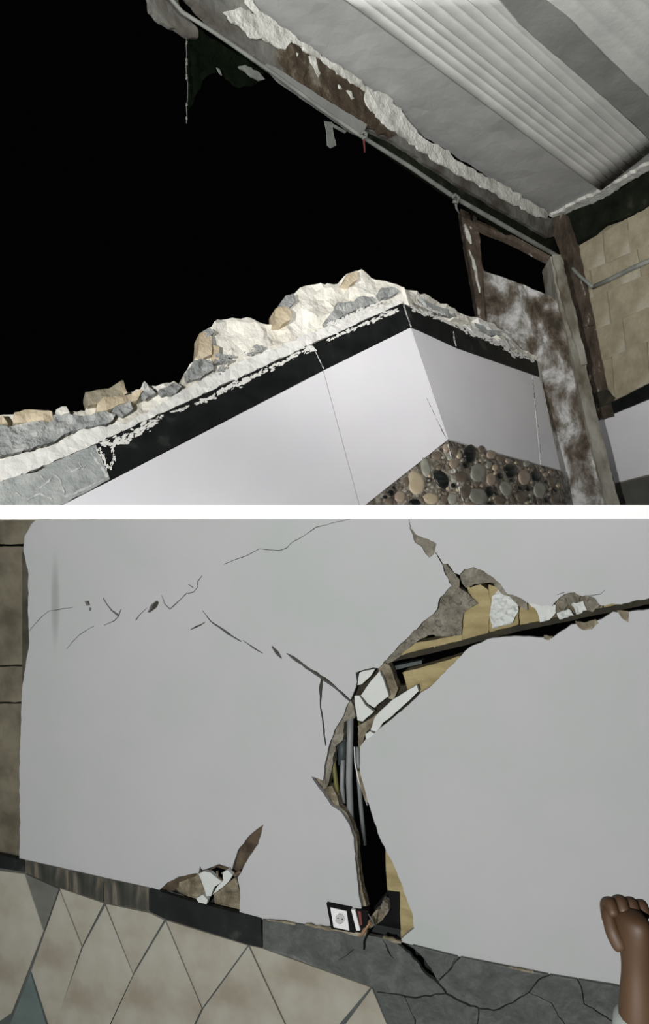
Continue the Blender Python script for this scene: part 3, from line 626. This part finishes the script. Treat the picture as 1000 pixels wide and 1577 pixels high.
holes += [jag([(130, 926), (136, 925), (139, 932), (133, 933)], .5, 4, 1), [(137, 935), (141, 936), (140, 941), (137, 940)], jag([(227, 943), (234, 930), (242, 924), (245, 928), (241, 936), (232, 943)], .8, 4, 2)]
chip1 = jag([(631, 811), (637, 817), (641, 823), (652, 828), (660, 830), (673, 838), (670, 852), (662, 859), (655, 852), (650, 842), (640, 836)], .8, 5, 3)
holes.append(chip1)
sheet('plaster_panel', Wp, wall_out, m_wall, holes=holes, thick=.022, off=0, grid=26, rough=.0035, nscale=3.0, parent=wf, split=True, minarea=12)
# masonry close behind the plaster, coloured dark to shade the hair cracks and chips
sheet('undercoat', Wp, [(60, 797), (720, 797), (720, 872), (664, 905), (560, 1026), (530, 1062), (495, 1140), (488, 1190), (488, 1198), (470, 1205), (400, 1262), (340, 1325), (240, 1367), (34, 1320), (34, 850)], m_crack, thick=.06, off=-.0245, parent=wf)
sheet('chipped_undercoat', Wp, chip1, m_tangrey, thick=.012, off=-.006, grid=6, rough=.006, nscale=30, parent=wf)
sheet('chipped_undercoat', Wp, jag([(681, 866), (686, 867), (698, 881), (708, 893), (707, 905), (697, 915), (694, 900), (688, 885)], .8, 5, 3), m_tangrey, thick=.02, off=-.008, grid=6, rough=.006, nscale=30, parent=wf)
# --- masonry seen in the upper opening
def seg(x): return 1022-.235*(x-600)
sheet('brick', Wp, jag([(715, 890), (724, 905), (740, 900), (752, 908), (756, 925), (752, 975), (712, 987), (712, 955), (716, 942), (735, 930), (722, 912)], .8, 7, 1), m_yellow, thick=.1, off=-.045, grid=8, rough=.008, nscale=14, parent=wf)
sheet('brick', Wp, jag([(753, 900), (790, 910), (800, 925), (799, 962), (754, 974)], .6, 7, 2), m_yellow, thick=.1, off=-.050, grid=8, rough=.008, nscale=14, parent=wf)
sheet('brick', Wp, jag([(800, 914), (836, 922), (837, 955), (801, 964)], .6, 7, 3), m_yellow, thick=.1, off=-.048, grid=8, rough=.008, nscale=14, parent=wf)
sheet('brick', Wp, jag([(838, 924), (930, 914), (928, 938), (839, 956)], .6, 7, 31), m_tan, thick=.1, off=-.050, grid=8, rough=.008, nscale=14, parent=wf)
sheet('brick', Wp, jag([(931, 920), (1045, 895), (1045, 914), (930, 936)], .6, 7, 32), m_yellow, thick=.1, off=-.048, grid=8, rough=.008, nscale=14, parent=wf)
sheet('brick', Wp, jag([(600, 1020), (640, 990), (672, 985), (712, 976), (712, 987), (640, 1003), (606, 1012)], .6, 7, 33), m_yellow, thick=.1, off=-.040, grid=8, rough=.008, nscale=14, parent=wf)
sheet('brick', Wp, jag([(620, 1036), (665, 1024), (716, 1008), (706, 1020), (672, 1055), (655, 1064), (630, 1068)], .5, 7, 4), m_yellow, thick=.1, off=-.045, grid=8, rough=.008, nscale=14, parent=wf)
sheet('mortar_lump', Wp, jag([(690, 904), (700, 898), (706, 903), (722, 914), (736, 930), (722, 938), (714, 944), (712, 956), (711, 978), (690, 980), (660, 978), (640, 990), (612, 1014), (598, 1022), (584, 1032), (604, 1004), (650, 956), (671, 938), (676, 920)], 1.2, 6, 5), m_tangrey, thick=.05, off=-.026, grid=5, rough=.022, nscale=24, parent=wf)
sheet('mortar_lump', Wp, jag([(708, 884), (716, 875), (730, 871), (748, 878), (762, 890), (778, 906), (784, 918), (772, 914), (760, 898), (748, 898), (732, 899), (718, 905), (712, 898)], 1.2, 6, 6), m_tangrey, thick=.05, off=-.026, grid=6, rough=.018, nscale=16, parent=wf)
sheet('mortar_column', Wp, jag([(583, 1028), (590, 1020), (600, 1024), (608, 1046), (614, 1060), (606, 1078), (598, 1076), (592, 1052)], .8, 6, 7), m_tan, thick=.05, off=-.026, grid=6, rough=.012, nscale=20, parent=wf)
sheet('combed_plaster', Wp, jag([(758, 918), (768, 908), (784, 912), (797, 920), (799, 940), (790, 960), (758, 968), (754, 948)], 1.2, 6, 8), m_frag, thick=.02, off=-.030, grid=4, rough=.004, parent=wf,
      bulge=lambda x, y: .006*math.sin((y+.25*x)*1.1))
sheet('mortar_patch', Wp, jag([(782, 914), (798, 916), (812, 928), (813, 940), (800, 934), (792, 926)], 1, 5, 9), m_tangrey, thick=.02, off=-.020, grid=5, rough=.012, nscale=25, parent=wf)
sheet('mortar_patch', Wp, jag([(812, 926), (856, 932), (856, 944), (846, 955), (832, 958), (828, 942)], 1, 5, 10), m_frag, thick=.02, off=-.022, grid=6, rough=.008, nscale=25, parent=wf)
for i, q in enumerate([[(858, 934), (862, 922), (874, 912), (886, 909), (896, 914), (892, 926), (876, 932), (866, 944)], [(896, 918), (908, 914), (920, 918), (924, 932), (914, 942), (902, 938)], [(880, 930), (898, 926), (904, 940), (888, 946)], [(858, 944), (876, 938), (884, 948), (862, 954)]]):
    sheet('rubble_piece', Wp, jag(q, 1.2, 4, 30+i), m_tangrey if i < 2 else m_frag, thick=.03, off=-.016+.004*i, grid=4, rough=.02, nscale=26, parent=wf)
for i, q in enumerate([[(886, 956), (900, 959), (918, 954), (922, 960), (912, 969), (898, 970), (890, 964)], [(838, 978), (852, 980), (846, 986), (838, 984)], [(950, 940), (968, 941), (968, 958), (958, 952)]]):
    sheet('chipped_edge', Wp, jag(q, .8, 4, 40+i), m_tan, thick=.010, off=.006, grid=4, rough=.006, nscale=30, parent=wf)
# timber lintel along the slit
li = empty('timber_lintel', Wp.at(800, 990, -.08), label='dark timber lintel seen in the long slit rising to the right edge', cat='lintel')
sheet('lintel_face', Wp, jag([(590, 1014), (640, 1003), (712, 986), (800, 963), (930, 936), (1045, 912), (1045, 921), (930, 945), (800, 972), (712, 995), (640, 1012), (598, 1020)], .5, 9, 1), m_ledge, thick=.08, off=-.036, grid=10, rough=.004, parent=li)
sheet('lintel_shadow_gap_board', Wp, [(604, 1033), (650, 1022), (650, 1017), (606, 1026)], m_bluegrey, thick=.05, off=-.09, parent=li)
# --- lining of the tall crack
sheet('mortar_rim', Wp, jag([(540, 1078), (545, 1088), (547, 1106), (538, 1108), (530, 1112), (528, 1140), (516, 1150), (512, 1180), (504, 1212), (498, 1216), (494, 1203), (498, 1180), (502, 1152), (512, 1124), (527, 1099), (534, 1084)], 1, 6, 1), m_tangrey, thick=.05, off=-.024, grid=6, rough=.012, nscale=20, parent=wf)
sheet('mortar_rim', Wp, jag([(477, 1194), (498, 1202), (504, 1212), (512, 1210), (520, 1226), (524, 1250), (510, 1242), (498, 1226)], .8, 6, 2), m_tan, thick=.05, off=-.026, grid=6, rough=.012, nscale=20, parent=wf)
sheet('mortar_rim', Wp, jag([(562, 1112), (590, 1094), (580, 1114), (566, 1126), (560, 1140), (556, 1152), (552, 1150), (552, 1118)], .8, 6, 3), m_tan, thick=.05, off=-.026, grid=6, rough=.012, nscale=20, parent=wf)
sheet('mortar_rim', Wp, jag([(520, 1240), (534, 1252), (543, 1272), (550, 1292), (552, 1330), (558, 1372), (566, 1400), (560, 1402), (552, 1372), (546, 1330), (542, 1290), (534, 1268)], .7, 7, 4), m_tan, thick=.04, off=-.024, grid=8, rough=.006, nscale=20, parent=wf)
sheet('mortar_rim', Wp, jag([(550, 1186), (556, 1190), (564, 1214), (570, 1238), (562, 1232), (556, 1215)], .5, 7, 5), m_tan, thick=.04, off=-.024, grid=8, rough=.006, nscale=20, parent=wf)
sheet('brick', Wp, jag([(594, 1290), (604, 1318), (618, 1346), (620, 1374), (597, 1371), (594, 1330)], .5, 7, 6), m_yellow, thick=.12, off=-.03, grid=8, rough=.006, nscale=14, parent=wf)
sheet('brick', Wp, jag([(618, 1348), (630, 1378), (640, 1404), (642, 1432), (618, 1452), (616, 1376)], .5, 7, 7), m_yellow, thick=.12, off=-.03, grid=8, rough=.006, nscale=14, parent=wf)
# conduits in the crack
def wv(px, py, off): return Wp.at(px, py, off)
tube('conduit', [wv(540, 1100, -.06), wv(539, 1150, -.06), wv(538, 1200, -.06), wv(540, 1255, -.07), wv(545, 1330, -.12), wv(552, 1430, -.2)], .0155, m_gconduit, label='grey middle conduit running down inside the tall crack', cat='pipe', group='conduits in the crack')
tube('conduit', [wv(528, 1170, -.075), wv(527, 1210, -.075), wv(530, 1250, -.10), wv(540, 1330, -.22)], .011, m_lilac, label='pale narrow conduit left of the grey one inside the tall crack', cat='pipe', group='conduits in the crack')
tube('conduit', [wv(511, 1148, -.05), wv(516, 1190, -.052), wv(520, 1225, -.055), wv(524, 1262, -.08), wv(534, 1330, -.16)], .0105, m_olive, label='olive yellow tube at the left of the tall crack', cat='pipe', group='conduits in the crack')
tube('conduit', [wv(556, 1108, -.07), wv(556, 1152, -.07)], .012, m_olive, label='short olive stub at the top right of the tall crack', cat='pipe', group='conduits in the crack')
tube('conduit', [wv(551, 1150, -.07), wv(552, 1190, -.07), wv(556, 1240, -.08), wv(562, 1300, -.14)], .010, m_gconduit, label='grey green conduit at the right of the tall crack', cat='pipe', group='conduits in the crack')
tube('wire', [wv(546, 1150, -.05), wv(547, 1175, -.045), wv(552, 1200, -.045), wv(560, 1222, -.05), wv(566, 1240, -.07)], .0028, m_whitewire, label='thin white wire beside the grey conduit in the tall crack', cat='wire')
db = empty('conduit_sleeve', wv(527, 1178, -.09), label='dark blue grey sleeve above the pale conduit in the tall crack', cat='sleeve')
tube('sleeve_lower', [wv(528, 1140, -.085), wv(527, 1177, -.085)], .020, m_bluegrey, db, seg=14)
tube('sleeve_upper', [wv(530, 1112, -.09), wv(529, 1140, -.088)], .012, m_gconduit, db)
# loose plaster fragments wedged in the junction
def frag(poly, off, label, seed, tilt=0):
    r = sheet('plaster_fragment', Wp, jag(poly, .5, 6, seed), m_frag, thick=.022, off=off, grid=9, rough=.003, nscale=8)
    return tag(r, label=label, cat='plaster')
frag([(554, 1036), (562, 1033), (578, 1030), (572, 1040), (557, 1054), (551, 1055)], .002, 'small wedge of plaster at the top of the crack junction', 1)
frag([(585, 1033), (592, 1050), (599, 1072), (584, 1083), (577, 1090), (566, 1083), (556, 1071), (568, 1054)], .006, 'four-sided white plaster fragment in the middle of the crack junction', 2)
frag([(546, 1072), (554, 1072), (563, 1086), (576, 1096), (565, 1105), (559, 1111), (551, 1109), (548, 1092)], .004, 'small pointed plaster fragment under the four-sided one', 3)
frag([(642, 1055), (645, 1064), (637, 1072), (622, 1086), (606, 1101), (590, 1113), (580, 1127), (571, 1124), (577, 1106), (585, 1096), (602, 1080), (624, 1066)], .008, 'long narrow strip of plaster hanging below the clay block', 4)
frag([(570, 1126), (577, 1130), (572, 1134), (564, 1139), (563, 1131)], .002, 'tiny plaster chip at the lower end of the long strip', 5)

sheet('mortar_backing', Wp, jag([(543, 1030), (585, 1026), (616, 1056), (655, 1056), (650, 1078), (600, 1122), (566, 1142), (552, 1108), (544, 1085)], 1, 7, 3), m_ledge, thick=.04, off=-.06, grid=9, rough=.012, parent=wf)  # near-black backing; the shade between the fragments is in its colour
# --- hole above the black tile
sheet('brick', Wp, jag([(268, 1352), (290, 1345), (306, 1344), (316, 1366), (322, 1384), (300, 1388), (282, 1382), (272, 1366)], .8, 6, 1), m_tan, thick=.06, off=-.034, grid=7, rough=.012, nscale=16, parent=wf)
sheet('brick', Wp, jag([(240, 1374), (262, 1355), (300, 1343), (308, 1342), (300, 1350), (276, 1358), (276, 1366), (262, 1374)], .8, 6, 2), m_brownpatch, thick=.05, off=-.03, grid=7, rough=.012, nscale=16, parent=wf)
sheet('brick', Wp, jag([(330, 1378), (350, 1358), (364, 1350), (370, 1378), (372, 1408), (330, 1398)], .8, 6, 3), m_tan, thick=.06, off=-.034, grid=7, rough=.012, nscale=16, parent=wf)
sheet('brick', Wp, jag([(354, 1344), (362, 1322), (368, 1308), (386, 1284), (408, 1268), (400, 1300), (384, 1326), (372, 1346), (362, 1350)], .8, 6, 4), m_brownpatch, thick=.06, off=-.03, grid=7, rough=.014, nscale=16, parent=wf)
frag([(306, 1346), (314, 1342), (324, 1344), (334, 1352), (342, 1358), (330, 1366), (325, 1380), (318, 1380), (312, 1362)], .004, 'white plaster fragment lying in the hole above the black tile', 6)
frag([(343, 1344), (350, 1340), (358, 1348), (352, 1358), (338, 1370), (328, 1378), (334, 1366), (344, 1356)], .030, 'thin white plaster sliver leaning right in the hole above the black tile', 7)
frag([(302, 1384), (312, 1378), (320, 1386), (318, 1393), (306, 1390)], .010, 'small white plaster crumb on the upper edge of the black tile', 8)
sheet('curled_edge', Wp, ribbon([(322, 1340, 1), (334, 1334, 3), (346, 1337, 4), (356, 1342, 3), (362, 1348, 5), (370, 1342, 4)], .5, 3), m_brownpatch, thick=.008, off=.008, parent=wf)
sheet('curled_edge', Wp, ribbon([(334, 1342, 3), (336, 1352, 2), (343, 1357, 2), (347, 1350, 2), (341, 1344, 2)], .3, 4), m_tan, thick=.008, off=.010, parent=wf)

# --- stone band
def band(x):
    for i in range(len(top_line)-1):
        a, b = top_line[i], top_line[i+1]
        if a[0] <= x <= b[0]: return a[1]+(b[1]-a[1])*(x-a[0])/(b[0]-a[0])
bot = [(-40, 1332), (38, 1345), (92, 1368), (160, 1391), (230, 1404), (254, 1416), (405, 1460), (573, 1520)]
sheet('band_bedding', Wp, [(-40, 1306)]+[(x, y+1) for x, y in top_line[1:]]+[(1040, 1660), (-40, 1660)], m_grout, thick=.09, off=-.012, parent=wf,
      holes=[jag([(610, 1449), (628, 1453), (648, 1470), (664, 1490), (674, 1512), (658, 1504), (634, 1476), (616, 1458)], 1, 6, 2)])
def T(x): return (x, band(x)+1.5)
sheet('black_tile', Wp, [(-40, 1308), T(37), (38, 1343), (-40, 1331)], m_tileblack, thick=.02, off=.010, parent=wf)
sheet('stone_tile', Wp, [T(38.5), T(105), (106, 1372), (92, 1367), (39, 1344)], m_marble2, thick=.02, off=.010, parent=wf)
sheet('stone_tile', Wp, [T(106), T(160), (159, 1389), (107, 1372)], m_marble2, thick=.02, off=.011, parent=wf)
sheet('stone_tile', Wp, [T(161), T(229), (229, 1403), (160, 1390)], m_marble2, thick=.02, off=.010, parent=wf)
sheet('black_tile', Wp, [T(230.5), T(300), T(402), (404, 1459.5), (383, 1455), (254, 1415), (231, 1404)], m_tileblack, thick=.02, off=.012, parent=wf)
marb = [T(404.5), T(450), T(500), T(562), T(620), T(700), T(850), T(945), T(1038), (1040, 1660), (640, 1660), (600, 1562), (575, 1520), (405.5, 1459.5)]
mc = [[(614, 1446, 14), (630, 1460, 17), (646, 1477, 15), (660, 1495, 11), (674, 1512, 5), (688, 1530, 3.5), (712, 1542, 3), (738, 1553, 3), (760, 1556, 3), (790, 1544, 2.5), (815, 1528, 2), (830, 1508, 2.2), (858, 1496, 2), (862, 1480, 2)],
      [(674, 1512, 2.5), (690, 1496, 2), (702, 1478, 4), (718, 1462, 5)], [(556, 1524, 2), (600, 1530, 2), (640, 1536, 2.2), (686, 1530, 2)], [(738, 1553, 2), (735, 1580, 2), (740, 1670, 2)],
      [(815, 1528, 1.6), (850, 1544, 1.4), (872, 1580, 2), (880, 1670, 2)], [(884, 1500, 1.5), (896, 1520, 2), (900, 1545, 1.6), (940, 1570, 2), (1050, 1600, 2)], [(622, 1533, 1.5), (640, 1570, 2), (650, 1670, 2)],
      [(590, 1448, 1), (598, 1464, 2), (606, 1476, 1)], [(545, 1462, 1), (534, 1472, 1.2), (522, 1478, .8)]]
sheet('broken_stone_tile', Wp, marb, m_marble, holes=[ribbon(c, 1.3, 50+i) for i, c in enumerate(mc)], thick=.018, off=.009, grid=14, rough=.004, nscale=9, parent=wf, split=True, minarea=30)
for i, q in enumerate([[(590, 1443, 3), (604, 1448, 5), (618, 1452, 3)], [(470, 1424, 2), (500, 1430, 5), (530, 1434, 4), (556, 1440, 6)], [(784, 1489, 1), (800, 1493, 3), (822, 1497, 2)], [(412, 1417, 1), (440, 1421, 3), (455, 1424, 2)]]):
    sheet('mortar_lip', Wp, ribbon(q, 1, 70+i), m_tan, thick=.01, off=.014, parent=wf)
# --- dado tiles
tl = [('dado_tile', [(92, 1368), (160, 1391), (127, 1456)], m_beige), ('dado_tile', [(163, 1392), (230, 1406), (253, 1417), (205, 1499)], m_beige), ('dado_tile', [(256, 1417.5), (382, 1456), (312, 1552)], m_beige),
      ('dado_tile', [(384.5, 1456), (405, 1461), (571, 1520.5), (470, 1640)], m_beige), ('dado_tile', [(92, 1371), (126, 1458), (80, 1595), (48, 1495)], m_beige), ('dado_tile', [(162, 1395), (205, 1501), (140, 1640), (62, 1640), (128, 1458)], m_beige),
      ('dado_tile', [(255, 1419), (311, 1553), (270, 1640), (142, 1640), (206, 1501)], m_beige), ('dado_tile', [(383, 1457.5), (468, 1640), (273, 1640), (313, 1554)], m_beige), ('dado_tile', [(573, 1522), (628, 1655), (475, 1655)], m_beige),
      ('dado_tile', [(-40, 1336), (38, 1346), (67, 1434), (18, 1560), (-40, 1600)], m_beige), ('dark_dado_tile', [(39, 1346), (91, 1369), (68, 1434)], m_greytri), ('dark_dado_tile', [(47, 1498), (78, 1600), (6, 1600)], m_teal)]
rnd = random.Random(2)
for n_, q, mm in tl: sheet(n_, Wp, inset(q, .2), mm, thick=.02, off=rnd.uniform(-.0006, .0006), parent=wf)

# --- left jamb beside the plaster
lj = empty('trim_1', Wp.at(15, 1300, -.05), label='tan rendered jamb at the left edge beside the cracked plaster', kind='structure'); lj.name = 'trim_2'; slab.name = 'trim_1'
for i, (a, b) in enumerate([(797, 838), (842, 1024), (1027, 1081), (1084, 1330)]):
    sheet('render_course', Wp, jag([(-40, a), (66, a), (66 if b < 840 else 50, b), (-40, b)], .6, 9, i), m_leftpost, thick=.08, off=-.03-.004*(i % 2), grid=12, rough=.012, nscale=9, parent=lj)

# --- wall socket and broken switch
so = empty('wall_socket', Wp.at(526, 1432, .02), label='white socket in a black frame on the wall just above the stone band', cat='socket')
sheet('frame', Wp, [(503, 1391), (541, 1399), (547, 1437), (510, 1430)], m_black, thick=.02, off=.016, parent=so)
sheet('faceplate', Wp, [(509, 1398), (534, 1403.5), (538, 1433), (514, 1428)], m_plastic, thick=.006, off=.021, parent=so)
sheet('recess_ring', Wp, ellipse(524, 1415, 8.5, 9.5, 10, 24), m_plastic, holes=[ellipse(524, 1415, 7.2, 8.2, 10, 24)], thick=.003, off=.024, parent=so)
sheet('recess', Wp, ellipse(524, 1415, 7.0, 8.0, 10, 24), m_recess, thick=.002, off=.0218, parent=so)  # flat disc; the well's shade is put into its grey colour
sheet('earth_clip', Wp, ribbon([(522, 1407.6, 1.2), (525, 1408.2, 1.2)], .1, 2), m_slot, thick=.002, off=.0235, parent=so)
sheet('earth_clip', Wp, ribbon([(523, 1422, 1.2), (526, 1422.6, 1.2)], .1, 3), m_slot, thick=.002, off=.0235, parent=so)
for x, y in ((520.6, 1414.2), (527.4, 1415.8)): sheet('socket_pin_hole', Wp, ellipse(x, y, 1.0, 1.0, 0, 10), m_black, thick=.001, off=.0232, parent=so)
sw = empty('broken_switch', Wp.at(556, 1436, .02), label='broken dark switch module with a white rocker right of the white socket', cat='switch')
sheet('module_body', Wp, [(540, 1400), (567, 1402), (566, 1424), (556, 1437), (546, 1436)], m_black, thick=.03, off=.010, parent=sw)
sheet('rocker', Wp, [(541, 1401), (547, 1402), (555, 1433), (549, 1433)], m_plastic, thick=.012, off=.020, parent=sw)
sheet('red_contact', Wp, [(551, 1403), (556, 1404), (558, 1424), (555, 1425)], m_red, thick=.004, off=.0125, parent=sw)
tube('wire', [wv(566, 1405, .0), wv(572, 1415, .02), wv(578, 1426, .015), wv(584, 1400, -.04)], .0018, m_gconduit, label='thin grey wire sagging from the broken switch', cat='wire')
ob = empty('torn_outlet_box', Wp.at(593, 1448, -.04), label='torn outlet box, coloured black for the dark void, set in the foot of the tall crack', cat='outlet box')
sheet('box_back', Wp, [(574, 1400), (598, 1371), (616, 1374), (617, 1452), (560, 1444)], m_black, thick=.01, off=-.10, parent=ob)  # black panel whose colour stands for the dark void behind
sheet('box_side', Wp, [(597, 1371), (617, 1374), (617, 1420), (606, 1416)], m_black, thick=.06, off=-.04, parent=ob)
deb = [([(568, 1416), (580, 1402), (592, 1396), (598, 1404), (590, 1416), (580, 1424)], m_tan), ([(586, 1396), (590, 1386), (597, 1390), (600, 1402), (594, 1410)], m_tangrey), ([(556, 1436), (562, 1424), (570, 1418), (578, 1424), (570, 1432), (564, 1442)], m_tan)]
dr = empty('crumbled_mortar', Wp.at(575, 1442, -.02), label='tan crumbled mortar spilling from the outlet box toward the switch', cat='mortar')
for i, (q, mm) in enumerate(deb): sheet('mortar_crumb', Wp, jag(q, .9, 5, i), mm, thick=.035, off=-.03+.02*i, grid=4, rough=.018, nscale=30, parent=dr)
tube('wire', [wv(571, 1420, .012), wv(565, 1428, .022), wv(559, 1437, .02), wv(556, 1442, .018)], .0045, m_orange, label='short orange wire stub hanging over the stone band edge', cat='wire')
tube('wire', [wv(568, 1430, .015), wv(566, 1438, .025), wv(561, 1450, .022), wv(561, 1462, .018)], .0042, m_black, label='short black cable end dangling over the grey stone band', cat='wire')

# --- floor of the lower room
fl2 = box_between('floor', [(-3.2, -.8, -2.9), (3.6, -.8, -2.9), (3.6, -.8, -2.8), (-3.2, -.8, -2.8), (-3.2, 4.6, -2.9), (3.6, 4.6, -2.9), (3.6, 4.6, -2.8), (-3.2, 4.6, -2.8)],
                  m_floor, label='grey floor of the lower room', kind='structure')

# --- the person whose raised arm enters at the right edge
def skin(name, joints, bones, mat, parent, root=0, sub=2, **kw):
    me = bpy.data.meshes.new(name); me.from_pydata([j[0] for j in joints], bones, [])
    o = bpy.data.objects.new(name, me); S.collection.objects.link(o)
    o.modifiers.new('s', 'SKIN'); sm = o.modifiers.new('u', 'SUBSURF'); sm.levels = sub; sm.render_levels = sub
    sv = me.skin_vertices[0].data
    for i, j in enumerate(joints):
        r = j[1]; sv[i].radius = (r, r) if not isinstance(r, tuple) else r; sv[i].use_root = (i == root)
    dg = bpy.context.evaluated_depsgraph_get(); dg.update()
    ev = bpy.data.meshes.new_from_object(o.evaluated_get(dg))
    vs = [v.co.copy() for v in ev.vertices]; fs = [list(p.vertices) for p in ev.polygons]
    bpy.data.objects.remove(o)
    return link(name, vs, fs, mat, parent, smooth=True, **kw)
G = -2.8
ps = empty('person', (.80, 1.28, G), label='person at the right edge with a raised brown hand and pale sleeve', cat='person')
def off(v): return Vector(v)
wr_ = (.528, 1.20, -.755)
J = [((.80, 1.28, G+.95), .13), ((.80, 1.28, G+1.15), .125), ((.80, 1.28, G+1.36), .14), ((.80, 1.27, G+1.47), .065), ((.80, 1.25, G+1.56), .058), ((.80, 1.25, G+1.64), (.082, .095)), ((.80, 1.25, G+1.72), (.075, .09)),
     ((.635, 1.25, G+1.42), .06), ((.555, 1.22, G+1.76), .044), ((.530, 1.20, G+1.95), .038), (wr_, .027), ((.518, 1.20, -.705), (.042, .026)), ((.516, 1.20, -.666), (.043, .028)),
     ((.97, 1.28, G+1.38), .062), ((1.02, 1.26, G+1.10), .043), ((1.02, 1.18, G+.86), .029), ((1.02, 1.16, G+.78), .034),
     ((.71, 1.28, G+.86), .088), ((.70, 1.26, G+.48), .060), ((.70, 1.29, G+.09), .038), ((.69, 1.17, G+.035), .036), ((.89, 1.28, G+.86), .088), ((.90, 1.26, G+.48), .060), ((.90, 1.29, G+.09), .038), ((.91, 1.17, G+.035), .036)]
Bn = [(0, 1), (1, 2), (2, 3), (3, 4), (4, 5), (5, 6), (2, 7), (7, 8), (8, 9), (9, 10), (10, 11), (11, 12), (2, 13), (13, 14), (14, 15), (15, 16), (0, 17), (17, 18), (18, 19), (19, 20), (0, 21), (21, 22), (22, 23), (23, 24)]
skin('body', J, Bn, m_skin, ps)
# raised hand: four fingers folded forward over the palm and the thumb along the left side
for k, (dx, L_, r) in enumerate([(-.026, .030, .0105), (-.008, .034, .0108), (.010, .032, .0105), (.028, .026, .0092)]):
    x = .516+dx; z = -.672-.003*abs(k-1)
    skin('finger', [((x, 1.205, z-.01), r), ((x, 1.222, z+.008), r*1.05), ((x, 1.246, z-.006), r), ((x, 1.240, z-L_), r*.92), ((x, 1.222, z-L_-.006), r*.8)], [(0, 1), (1, 2), (2, 3), (3, 4)], m_skin, ps)
skin('thumb', [((.500, 1.195, -.735), .014), ((.487, 1.205, -.710), .0135), ((.486, 1.225, -.688), .012), ((.498, 1.246, -.680), .010), ((.512, 1.252, -.682), .009)], [(0, 1), (1, 2), (2, 3), (3, 4)], m_skin, ps)
for k, (dx, L_) in enumerate([(-.03, .075), (-.01, .085), (.01, .08), (.03, .065)]):
    x = 1.02; y = 1.16+dx
    skin('finger', [((x, y, G+.76), .0095), ((x, y-.004, G+.76-L_*.5), .009), ((x-.012, y-.006, G+.76-L_), .0075)], [(0, 1), (1, 2)], m_skin, ps, sub=1)
skin('thumb', [((1.01, 1.135, G+.80), .012), ((.995, 1.115, G+.765), .011), ((.99, 1.108, G+.735), .009)], [(0, 1), (1, 2)], m_skin, ps, sub=1)
# clothes
skin('shirt', [((.80, 1.28, G+.92), .150), ((.80, 1.28, G+1.15), .145), ((.80, 1.28, G+1.36), .157), ((.80, 1.27, G+1.45), .085), ((.635, 1.25, G+1.42), .080), ((.555, 1.22, G+1.76), .060), ((.535, 1.205, G+1.93), .050), ((.532, 1.203, -.832), .047), ((.97, 1.28, G+1.38), .080), ((1.02, 1.26, G+1.10), .060), ((1.02, 1.19, G+.90), .046)],
     [(0, 1), (1, 2), (2, 3), (2, 4), (4, 5), (5, 6), (6, 7), (2, 8), (8, 9), (9, 10)], m_shirt, ps)
skin('trousers', [((.80, 1.28, G+.96), .145), ((.71, 1.28, G+.86), .105), ((.70, 1.26, G+.48), .080), ((.70, 1.29, G+.10), .060), ((.89, 1.28, G+.86), .105), ((.90, 1.26, G+.48), .080), ((.90, 1.29, G+.10), .060)], [(0, 1), (1, 2), (2, 3), (0, 4), (4, 5), (5, 6)], m_trouser, ps)
skin('hair', [((.80, 1.22, G+1.66), .085), ((.80, 1.225, G+1.74), (.088, .095))], [(0, 1)], m_hair, ps)
for s in (-1, 1):
    chunk('eye', (.80+s*.032, 1.345, G+1.66), (.012, .006, .006), m_plastic, ps, 3)
    skin('ear', [((.80+s*.084, 1.255, G+1.63), .010), ((.80+s*.088, 1.25, G+1.66), .013)], [(0, 1)], m_skin, ps, sub=1)
skin('nose', [((.80, 1.342, G+1.66), .009), ((.80, 1.352, G+1.63), .014)], [(0, 1)], m_skin, ps, sub=1)
skin('mouth', [((.78, 1.343, G+1.595), .006), ((.82, 1.343, G+1.595), .006)], [(0, 1)], m_red, ps, sub=1)
